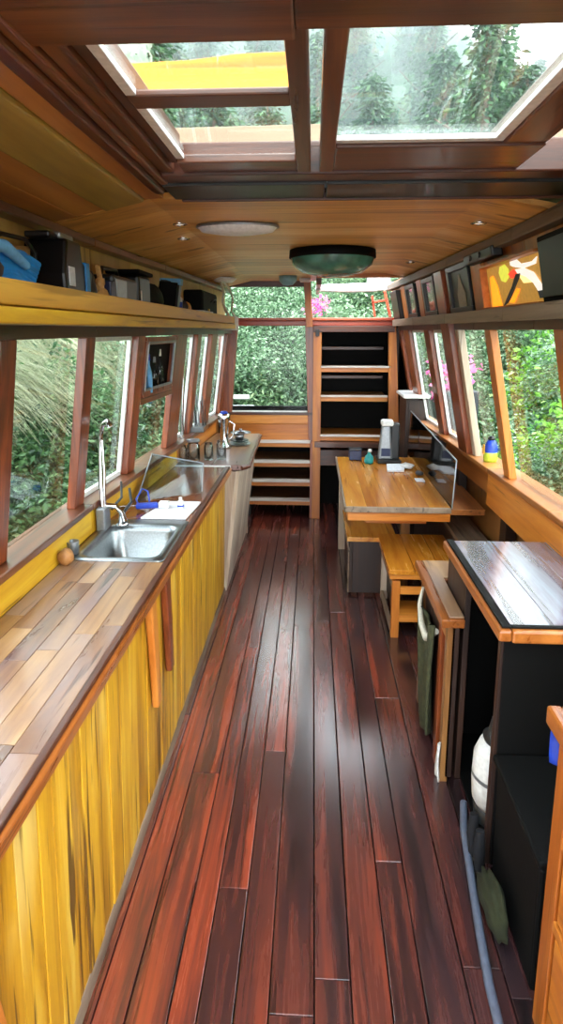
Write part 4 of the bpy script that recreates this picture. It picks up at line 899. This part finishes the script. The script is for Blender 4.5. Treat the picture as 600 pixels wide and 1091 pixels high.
single('rope_loop', MB().tube([(.512, 2.64, .60), (.488, 2.58, .545), (.482, 2.48, .50), (.485, 2.38, .49), (.512, 2.32, .55)], [.006, .010, .013, .016, .012], 10), M['rope'], 'off white braided rope loop over the olive towel', 'rope', bevel=0)
single('white_rag', MB().sheet(lambda u, v: (.509-.006*math.sin(u*4+v*3), 2.13+.05*u*(.35+math.sin(v*2.6)), .17-.165*v), 10, 14), M['whitebead'], 'white rag hanging low between the wooden and the black cabinet', 'rag', bevel=0, solid=.006)
# black open cabinet
t = thing('black_cabinet', 'black open sided cabinet with a varnished wooden top', 'cabinet', (.8, 2.1, 0))
m = MB(); ys_ = [.60, .73, .86, .98, 1.09]
for a, b in zip(ys_[:-1], ys_[1:]): m.box(a+.0006, b-.0006, 1.73, 2.48, .845, .882)
build('top', m, M['worktop_sheen'], t, bevel=.001)
build('top_rim', MB().box(.56, .599, 1.70, 2.50, .84, .876).box(.60, 1.09, 1.70, 1.729, .835, .876), M['rim'], t, bevel=.007)
build('top_edge', MB().box(.572, .60, 1.715, 2.49, .877, .884).box(.60, 1.09, 1.715, 1.731, .877, .884), M['black'], t, bevel=.002)
build('front_panel', MB().hexa([(.605, 1.76, 0), (1.09, 1.76, 0), (1.09, 1.785, 0), (.605, 1.785, 0), (.595, 1.76, .84), (1.09, 1.76, .84), (1.09, 1.785, .84), (.595, 1.785, .84)]), M['black'], t)
build('front_stile', MB().box(.588, .604, 1.762, 1.79, .0, .84), M['dark_z'], t)
build('rear_panel', MB().box(.60, 1.09, 2.42, 2.44, 0, .84), M['black'], t)
build('rear_stile', MB().box(.578, .60, 2.16, 2.46, 0, .84), M['dark_z'], t)
build('inner_panel', MB().box(.95, .97, 1.785, 2.42, 0, .84), M['black'], t)
build('bottom', MB().box(.60, .95, 1.785, 2.42, 0.002, .02), M['black'], t)
t = thing('plastic_trunk', 'low black trunk on the floor between the black cabinet and the drawer cabinet', 'trunk', (.84, 1.54, 0))
build('body', MB().hexa([(.60, 1.36, .0), (1.05, 1.36, .0), (1.05, 1.74, .0), (.605, 1.74, .0), (.59, 1.35, .40), (1.06, 1.35, .40), (1.06, 1.75, .40), (.60, 1.75, .40)]), M['black'], t, bevel=.01)
build('lid', MB().box(.585, 1.065, 1.345, 1.755, .401, .425), M['black'], t, bevel=.008)
# things in it
t = thing('canister', 'white rounded canister with a dark neck inside the black cabinet', 'canister', (.68, 1.97, .02))
build('body', MB().lathe([(0, 0), (.07, 0), (.085, .03), (.09, .10), (.088, .20), (.07, .25), (.04, .27), (0, .27)], (.675, 1.95, .07), 24), M['white'], t, bevel=0)
build('collar', MB().lathe([(.0, .25), (.055, .255), (.062, .275), (.045, .29), (.035, .34), (.025, .36), (0, .36)], (.675, 1.95, .07), 20), M['dgrey'], t, bevel=0)
build('valve', MB().box(.655, .695, 1.935, 1.965, .425, .46), M['greymetal'], t, bevel=.005)
build('stripe', MB().lathe([(.0905, .12), (.0905, .135)], (.675, 1.95, .07), 24), M['greymetal'], t, bevel=0)
build('foot_ring', MB().lathe([(.075, .0), (.08, .06), (.07, .06), (.065, .0)], (.675, 1.95, .02), 24), M['dgrey'], t, bevel=0)
single('shopping_bag', MB().blob((.552, 1.56, .07), (.032, .10, .072), 28, 18, jit=.13), M['greencloth'], 'dark green cloth bag on the floor beside the low black trunk', 'bag', bevel=0)
t = thing('rolled_cloth', 'dark blue rolled cloths standing on the floor between the canister and the green bag', 'cloth', (.65, 1.9, .2))
build('fold', MB().tube([(.555, 1.80, .16), (.552, 1.79, .09), (.555, 1.78, .02)], [.014, .02, .016], 10).tube([(.56, 1.74, .15), (.557, 1.73, .08), (.56, 1.725, .02)], [.014, .02, .015], 10), M['darkcloth'], t, bevel=0)
single('floor_hose', MB().tube([(.575, 2.0, .03), (.548, 1.88, .02), (.530, 1.72, .017), (.505, 1.5, .017), (.492, 1.36, .017), (.485, 1.15, .017)], .013, 10), M['pipe'], 'blue grey hose along the floor at the foot of the black cabinet', 'hose', bevel=0)
# drawer cabinet bottom right
t = thing('drawer_cabinet', 'orange wooden drawer cabinet at the lower right corner', 'cabinet', (.8, .95, 0))
build('top', MB().box(.595, 1.05, .5, 1.30, .85, .88), M['redwood_y'], t, bevel=.004)
build('top_rim', MB().box(.56, .594, .5, 1.33, .835, .882).box(.594, 1.05, 1.30, 1.33, .835, .882), M['rim'], t, bevel=.007)
build('frame', MB().box(.585, .61, 1.24, 1.30, .0, .835).box(.585, .61, .5, 1.24, .79, .835).box(.585, .61, .5, 1.24, .57, .60).box(.585, .61, .5, 1.24, .34, .37).box(.585, .61, .5, 1.24, 0, .06), M['orange_z'], t, bevel=.003)
build('end_panel', MB().box(.61, 1.05, 1.27, 1.30, 0, .835).box(.61, 1.05, .5, .52, 0, .835), M['redwood_z'], t)
for z0, z1 in ((.61, .78), (.38, .56), (.07, .33)):
    d = build('drawer', MB().box(.588, .62, .52, 1.23, z0, z1, .3), M['orange_y'], t, bevel=.004)
    build('handle', MB().tube([(.590, .80, (z0+z1)/2), (.565, .82, (z0+z1)/2), (.565, .98, (z0+z1)/2), (.590, 1.0, (z0+z1)/2)], .006, 8), M['chrome'], d, bevel=0)
build('vent_slot', MB().box(.584, .589, 1.12, 1.215, .64, .74), M['dgrey'], t)
single('writing_pad', MB().box(.60, .80, 1.06, 1.27, .883, .89), M['paper'], 'white pad of paper on the drawer cabinet', 'paper')
single('black_pen', MB().tube([(.62, 1.27, .896), (.66, 1.10, .896)], .005, 8), M['blackplastic'], 'black pen lying on the white pad', 'pen', bevel=0)
single('blue_cloth', MB().sheet(lambda u, v: (.585+.06*u, 1.338+.012*math.sin(u*5+v*3), .82-.10*v), 8, 8), M['blue'], 'blue cloth hung behind the corner of the drawer cabinet', 'cloth', bevel=0, solid=.006)
# bottle on the right sill
t = thing('soap_bottle', 'clear green bottle with blue wrap and black cap on the right sill', 'bottle', (1.03, 3.45, 1.012))
build('body', MB().lathe([(0, 0), (.035, 0), (.04, .02), (.038, .05), (.036, .06)], (1.02, 3.48, 1.012), 16), plain('green yellow liquid', '#b8c840', .2, var=.2), t, bevel=0)
build('wrap', MB().lathe([(.037, .05), (.036, .09), (.02, .125), (0, .127)], (1.02, 3.48, 1.012), 16), M['blue'], t, bevel=0)
build('label', MB().box(.978, .984, 3.47, 3.50, 1.055, 1.11), M['yplastic'], t, bevel=.002)
build('cap', MB().blob((1.02, 3.48, 1.145), (.02, .022, .016)), M['blackplastic'], t, bevel=0)

# ================================================================== OUTSIDE
def bank(fn, nu, nv): return MB().sheet(fn, nu, nv, rnd=.5)
def nz(a, b): return math.sin(a*1.3+b*.7)*.3+math.sin(a*2.9-b*1.9)*.15+math.sin(a*5.1+b*4.3)*.07
def lb(u, v):
    y = -4+22*u; q = v; x = -2.9-5.5*q; z = -.7+2.6*q**.7
    return (x+nz(y, q*5)*.6, y, z+nz(y+3, q*6)*.6)
struct('ground', bank(lb, 60, 20), M['bank'], bevel=0)
def rb(u, v):
    y = -4+22*u; q = v; x = 3.1+6*q; z = -.7+2.4*q**.7
    return (x+nz(y, q*5)*.6, y, z+nz(y+7, q*6)*.6)
struct('ground', bank(rb, 60, 20), M['bank'], bevel=0)
def bb(u, v):
    x = -8+16*u; y = 9.6+5*v; z = -.8+2.8*v**.7
    return (x, y+nz(x, v*5)*.5, z+nz(x+2, v*6)*.5)
struct('ground', bank(bb, 50, 20), M['bank'], bevel=0)
struct('ground', MB().box(-80, 80, -30, 150, -1.0, -.8), M['water'], bevel=0)
def hl(u, v):
    x = -90+180*u; y = 46+95*v; z = -1+(66-36*max(0, u-.52)*2.0)*v**.85+3*math.sin(x*.07)+2*math.sin(x*.13+y*.05)+(1-u)*12*v
    return (x, y, z)
struct('hillside', bank(hl, 60, 40), M['hill'], bevel=0)
def cf(u, v):
    x = -26+19.5*u; y = 19+3*u+3.5*v; z = -1+15*v
    return (x+nz(x, v*7)*.8, y+nz(x*1.2, v*9)*1.2, z+nz(x, v*3))
struct('cliff', bank(cf, 50, 36), M['cliff'], bevel=0)
# roof planks seen through the left skylight
m = MB().box(-1.0, .0, 1.76, 1.80, 2.26, 2.40, .5); 
t = thing('roof_plank', 'yellow painted board on the roof behind the left skylight pane', 'plank', (-.5, 1.9, 2.225))
build('board', MB().prism([(-.95, 2.50), (-.02, 2.50), (-.02, 2.61), (-.25, 2.605), (-.40, 2.59), (-.95, 2.575)], 'y', 2.12, 2.15), M['yellow_x'], t)
build('bracket', MB().box(-.9, -.86, 2.12, 2.15, 2.226, 2.499).box(-1.04, -1.0, 2.12, 2.15, 2.226, 2.58), M['dark_z'], t)
single('roof_plank', MB().prism([(-.95, 2.226), (.02, 2.226), (.02, 2.37), (-.95, 2.36)], 'y', 2.03, 2.10), M['tan_x'], 'pale tan board lying on edge in front of the yellow roof board', 'plank')
single('roof_plank', MB().box(.58, 1.0, 2.06, 2.12, 2.226, 2.39), M['tan_x'], 'pale tan board seen through the small right skylight corner', 'plank')
# aft deck, chair and flowers
struct('deck', MB().box(-1.0, 1.0, 6.2, 8.3, .42, .48), M['grey_y'])
t = thing('deck_chair', 'white chair on the aft deck seen low in the back window', 'chair', (-.86, 6.7, .48))
build('seat', MB().box(-.98, -.66, 6.5, 6.85, .88, .92), M['white'], t)
build('backrest', MB().box(-.98, -.90, 6.5, 6.85, .92, 1.17), M['white'], t, bevel=.02)
build('armrest', MB().box(-.92, -.68, 6.48, 6.53, 1.03, 1.07), M['white'], t)
for x in (-.96, -.70):
    for y in (6.52, 6.8): build('leg', MB().box(x, x+.04, y, y+.04, .48, .88), M['white'], t)

def quadmesh(name, V, F, R, mat, smooth=False):
    me = bpy.data.meshes.new(name)
    me.from_pydata(V.tolist(), [], F.tolist()); at = me.attributes.new('rnd', 'FLOAT', 'FACE'); at.data.foreach_set('value', np.clip(R, 0, 1).astype(np.float32))
    me.materials.append(mat); me.update(); return me
def leaves(centers, size, dirs=None, wide=.5, tone=None, droop=.3):
    n = len(centers)
    d = rng.normal(size=(n, 3)); d[:, 2] = d[:, 2]*.6-droop
    if dirs is not None: d = d*.5+dirs
    d /= np.linalg.norm(d, axis=1)[:, None]
    u = np.cross(d, rng.normal(size=(n, 3))); u /= np.linalg.norm(u, axis=1)[:, None]
    nn = np.cross(d, u); s = size*rng.uniform(.6, 1.3, n)[:, None]
    V = np.stack([centers, centers+d*s*.5+u*s*wide*.5+nn*s*.08, centers+d*s, centers+d*s*.5-u*s*wide*.5+nn*s*.08], 1).reshape(-1, 3)
    F = np.arange(4*n).reshape(-1, 4)
    R = tone if tone is not None else rng.beta(2, 2.4, n)
    return V, F, R
def shrub_mesh(name, n, rad, h, size, mat, clumps=26, wide=.5):
    cc = rng.normal(size=(clumps, 3)); cc /= np.linalg.norm(cc, axis=1)[:, None]; cc *= rng.uniform(.45, 1, clumps)[:, None]
    cc = cc*[rad, rad, h*.45]+[0, 0, h*.52]
    k = rng.integers(0, clumps, n); p = cc[k]+rng.normal(size=(n, 3))*[rad*.20, rad*.20, h*.11]
    p[:, 2] = np.maximum(p[:, 2], .03)
    tone = np.clip(rng.beta(2, 2.4, n)+rng.uniform(-.15, .15, clumps)[k], 0, 1)
    return quadmesh(name, *leaves(p, size, None, wide, tone), mat)
def tuft_mesh(name, n, rad, h, mat, lean=(0, 0)):
    seg = 6; V = []; F = []; R = []
    for i in range(n):
        a = random.random()*6.283; r = rad*.25*math.sqrt(random.random()); bx_, by_ = r*math.cos(a), r*math.sin(a)
        dx, dy = math.cos(a)+lean[0], math.sin(a)+lean[1]; L_ = h*random.uniform(.7, 1.25); sp_ = rad*random.uniform(.4, 1.3); tw = .006*random.uniform(.8, 1.8)
        b = len(V); px, py = -dy, dx; nn = math.hypot(px, py)+1e-6; px /= nn; py /= nn
        for s in range(seg+1):
            t_ = s/seg; x = bx_+dx*sp_*t_**1.5; y = by_+dy*sp_*t_**1.5; z = L_*(1.35*t_-1.65*t_*t_*random.uniform(.9, 1.1)); w_ = tw*(1-t_*.8)
            V += [(x-px*w_, y-py*w_, z), (x+px*w_, y+py*w_, z)]
        for s in range(seg): F.append((b+2*s, b+2*s+1, b+2*s+3, b+2*s+2)); R.append(random.betavariate(2, 2))
    return quadmesh(name, np.array(V), np.array(F), np.array(R), mat)
def conifer_mesh(name, h, rad, nt, mat, tone=(0, 1)):
    P = []; Dd = []
    for i in range(nt):
        t_ = i/nt; z = h*(.10+.9*t_); R_ = rad*(1-t_)**.8+.08*rad
        for k in range(int(12+12*(1-t_))):
            a = random.random()*6.283; L_ = R_*random.uniform(.6, 1.15); nseg = 15
            for s in range(nseg):
                q = (s+random.random())/nseg; P.append((L_*q*math.cos(a)+random.gauss(0, .07*rad), L_*q*math.sin(a)+random.gauss(0, .07*rad), z-.25*L_*q+random.gauss(0, .012*h))); Dd.append((math.cos(a), math.sin(a), -.35))
    P = np.array(P); Dd = np.array(Dd)
    return quadmesh(name, *leaves(P, rad*.12, Dd, .42, rng.beta(2, 2, len(P))*(tone[1]-tone[0])+tone[0]), mat)
def put(name, me, loc, rz, s, label, cat, group, stem=None):
    o = bpy.data.objects.new(name, None); COL.objects.link(o); o.location = loc; o.rotation_euler = (0, 0, rz); o.scale = (s, s, s)
    tag(o, label, cat, group)
    f = bpy.data.objects.new('foliage', me); COL.objects.link(f); f.parent = o
    if stem:
        g = bpy.data.objects.new('trunk', stem); COL.objects.link(g); g.parent = o
    return o
def stem_mesh(h, r):
    mb = MB()
    mb.tube([(0, 0, -.3), (.02, .01, h*.4), (0, .02, h*.75), (.01, 0, h)], [r, r*.8, r*.5, r*.15], 8)
    for k in range(6):
        a = k*1.1; z = h*(.15+.1*k); mb.tube([(0, 0, z), (h*.18*math.cos(a), h*.18*math.sin(a), z+h*.12)], [r*.35, r*.1], 6)
    me = bpy.data.meshes.new('trunk'); me.from_pydata(mb.v, [], mb.f); at = me.attributes.new('rnd', 'FLOAT', 'FACE'); at.data.foreach_set('value', mb.r); me.materials.append(M['bark']); return me
st = stem_mesh(1.2, .05)
S_l = [shrub_mesh('fern', 8000, .85, 1.5, .095, M['leaf_l'], 30, .35) for _ in range(2)]
S_d = [shrub_mesh('shrub', 8000, .9, 1.7, .09, M['leaf_d'], 30, .5) for _ in range(2)]
S_b = [shrub_mesh('shrub', 5500, .9, 1.7, .135, M['leaf_b'], 30, .45) for _ in range(2)]
S_m = [shrub_mesh('shrub', 15000, 1.0, 1.9, .062, M['leaf_m'], 34, .5) for _ in range(2)]
G_t = [tuft_mesh('tuft', 1100, 1.0, 1.15, M['blade'], (.45, .15)) for _ in range(2)]
# left bank: ferns low, arching dry grass above
ORD = ['first', 'second', 'third', 'fourth', 'fifth', 'sixth', 'seventh', 'eighth', 'ninth', 'tenth', 'eleventh', 'twelfth', 'thirteenth', 'fourteenth', 'fifteenth', 'sixteenth', 'seventeenth', 'eighteenth', 'nineteenth', 'twentieth', 'twenty-first', 'twenty-second']
def along(x):
    q = min(1, max(0, (-2.6-x)/5.5)); return -.6+5.0*q**.8
GF = ('leafy fern clump among others on the left bank', 'fern', 'fern clumps on the left bank')
GG = ('arching pale dry grass tuft among others on the left bank', 'grass', 'dry grass tufts on the left bank')
i = 0
for q_, y in enumerate(np.arange(1.5, 13, .85)):
    for x, zz, rw in ((-3.0, -.65, 'low fern clump at the foot of the left bank'), (-3.5, .0, 'fern clump in the upper row on the left bank')):
        put('fern_clump', (S_l+S_d)[i % 4], (x+random.uniform(-.2, .2), y+random.uniform(-.3, .3), zz-.15), random.random()*6, random.uniform(.8, 1.05), rw+', '+ORD[q_]+' from near', *GF[1:], st); i += 1
for q_, y in enumerate(np.arange(2.0, 14, .62)):
    for x, zz, rw in ((-4.0, 1.25, 'arching pale dry grass tuft in the front row on the left bank'), (-4.6, 1.5, 'arching pale dry grass tuft in the middle row on the left bank'), (-5.3, 1.7, 'arching pale dry grass tuft along the top of the left bank')):
        put('grass_tuft', G_t[i % 2], (x+random.uniform(-.3, .3), y+random.uniform(-.3, .3), zz+random.uniform(-.2, .15)), random.uniform(-.4, .4), random.uniform(.85, 1.15), rw+', '+ORD[q_]+' from near', *GG[1:]); i += 1
GB = ('bright green leafy shrub among others on the right bank', 'shrub', 'bright shrubs on the right bank')
for q_, y in enumerate(np.arange(2.5, 13, .95)):
    for x, zz, rw in ((3.0, -.7, 'low bright green shrub at the foot of the right bank'), (3.5, -.1, 'bright green shrub in the middle row on the right bank'), (4.4, .5, 'bright green shrub along the top of the right bank')):
        put('leafy_shrub', (S_b+S_b+S_m)[i % 6], (x+random.uniform(-.25, .25), y+random.uniform(-.3, .3), zz-.2), random.random()*6, random.uniform(.8, 1.1), rw+', '+ORD[q_]+' from near', *GB[1:], st); i += 1
GK = ('mid green bush among others behind the aft windows', 'bush', 'bushes behind the boat')
for q_, x in enumerate(np.arange(-5, 5.6, 1.15)):
    for y, zz, rw in ((9.2, -.8, 'bush in the lowest row behind the aft windows'), (9.9, .0, 'bush in the second row behind the aft windows'), (10.9, .9, 'bush in the third row behind the aft windows'), (12.2, 1.5, 'bush in the highest row behind the aft windows')):
        put('green_bush', (S_m+S_l+S_m)[i % 6], (x+random.uniform(-.3, .3), y+random.uniform(-.2, .2), zz-.2), random.random()*6, random.uniform(.9, 1.2), rw+', '+ORD[q_]+' from left', *GK[1:], st); i += 1
# flowers
V, F, R = leaves(rng.normal(size=(160, 3))*[.13, .10, .12], .09, None, .8)
pk = quadmesh('blossom', V, F, R, M['pink'])
t = thing('flower_planter', 'grey planter with pink flowers outside the right windows', 'planter', (1.55, 6.85, .0))
build('box', MB().box(1.36, 1.75, 6.5, 7.3, -.2, 1.12), M['dgrey'], t, bevel=.01)
f_ = bpy.data.objects.new('blossom', pk); COL.objects.link(f_); f_.parent = t; f_.location = (-.05, -.1, 1.26); f_.scale = (.9, .9, .9)
o = put('flower_bush', shrub_mesh('bush', 900, .45, .9, .10, M['leaf_m'], 14), (.10, 7.3, 1.45), 0, .8, 'flowering bush with pink blossom seen through the hatch opening', 'bush', None)
f_ = bpy.data.objects.new('blossom', pk); COL.objects.link(f_); f_.parent = o; f_.location = (-.07, -.30, .72); f_.scale = (.55, .55, .55)
single('bush_pot', MB().lathe([(0, 0), (.2, 0), (.26, .8), (0, .8)], (.18, 7.3, .48)), M['bark'], 'tall tub under the pink flowering bush', 'tub', bevel=0)
# distant conifers on the hill
ct = stem_mesh(1, .02)
CF = [conifer_mesh('conifer', 1.0, .20, 32, M['needle']) for _ in range(3)]
GC = ('tall conifer among others on the misty hillside', 'conifer', 'conifers on the hillside')
def conif(x, y, z, h, lab=GC):
    o = put('conifer', CF[random.randrange(3)], (x, y, z), random.random()*6, h, *lab, ct); return o
ORD = ['first', 'second', 'third', 'fourth', 'fifth', 'sixth', 'seventh', 'eighth', 'ninth', 'tenth', 'eleventh', 'twelfth', 'thirteenth', 'fourteenth', 'fifteenth', 'sixteenth', 'seventeenth', 'eighteenth', 'nineteenth', 'twentieth', 'twenty-first', 'twenty-second']
for yy, zz, n, rw in ((33, -1, 14, 'nearest'), (42, 1, 13, 'second'), (54, 8, 12, 'third'), (70, 20, 12, 'fourth'), (90, 34, 12, 'farthest')):
    for k in range(n):
        x = (-.62+1.3*(k+random.uniform(-.3, .3))/n)*yy
        zq = zz if x < 4 else zz*max(.45, 1-(x/yy-.06)*1.6)
        conif(x, yy+random.uniform(-2, 2), zq-1, random.uniform(.8, 1.2)*(15.5 if yy < 40 else 17), ('conifer in the %s row on the hillside, %s from the left' % (rw, ORD[k]), 'conifer', 'conifers on the hillside'))
conif(14.0, 30, -1, 18.0, ('tallest conifer against the bright sky at the upper right', 'conifer', None))
conif(9.8, 32, -1, 15.0, ('second tall conifer left of the tallest at the upper right', 'conifer', None))
conif(-6.5, 26, -1, 14.5, ('conifer standing at the right end of the cliff', 'conifer', None))
# morning haze over the valley
m_, t_, p_ = newmat('valley haze'); t_.nodes.remove(p_); vs = t_.nodes.new('ShaderNodeVolumeScatter'); vs.inputs['Color'].default_value = (.86, .94, 1, 1); vs.inputs['Density'].default_value = .006; vs.inputs['Anisotropy'].default_value = .2
t_.links.new(vs.outputs[0], t_.nodes['Material Output'].inputs['Volume'])
o = build('haze', MB().box(-110, 110, 24, 150, -1.2, 78), m_, bevel=0); o['kind'] = 'stuff'; o['label'] = 'pale blue haze hanging over the forested valley'; o['category'] = 'haze'
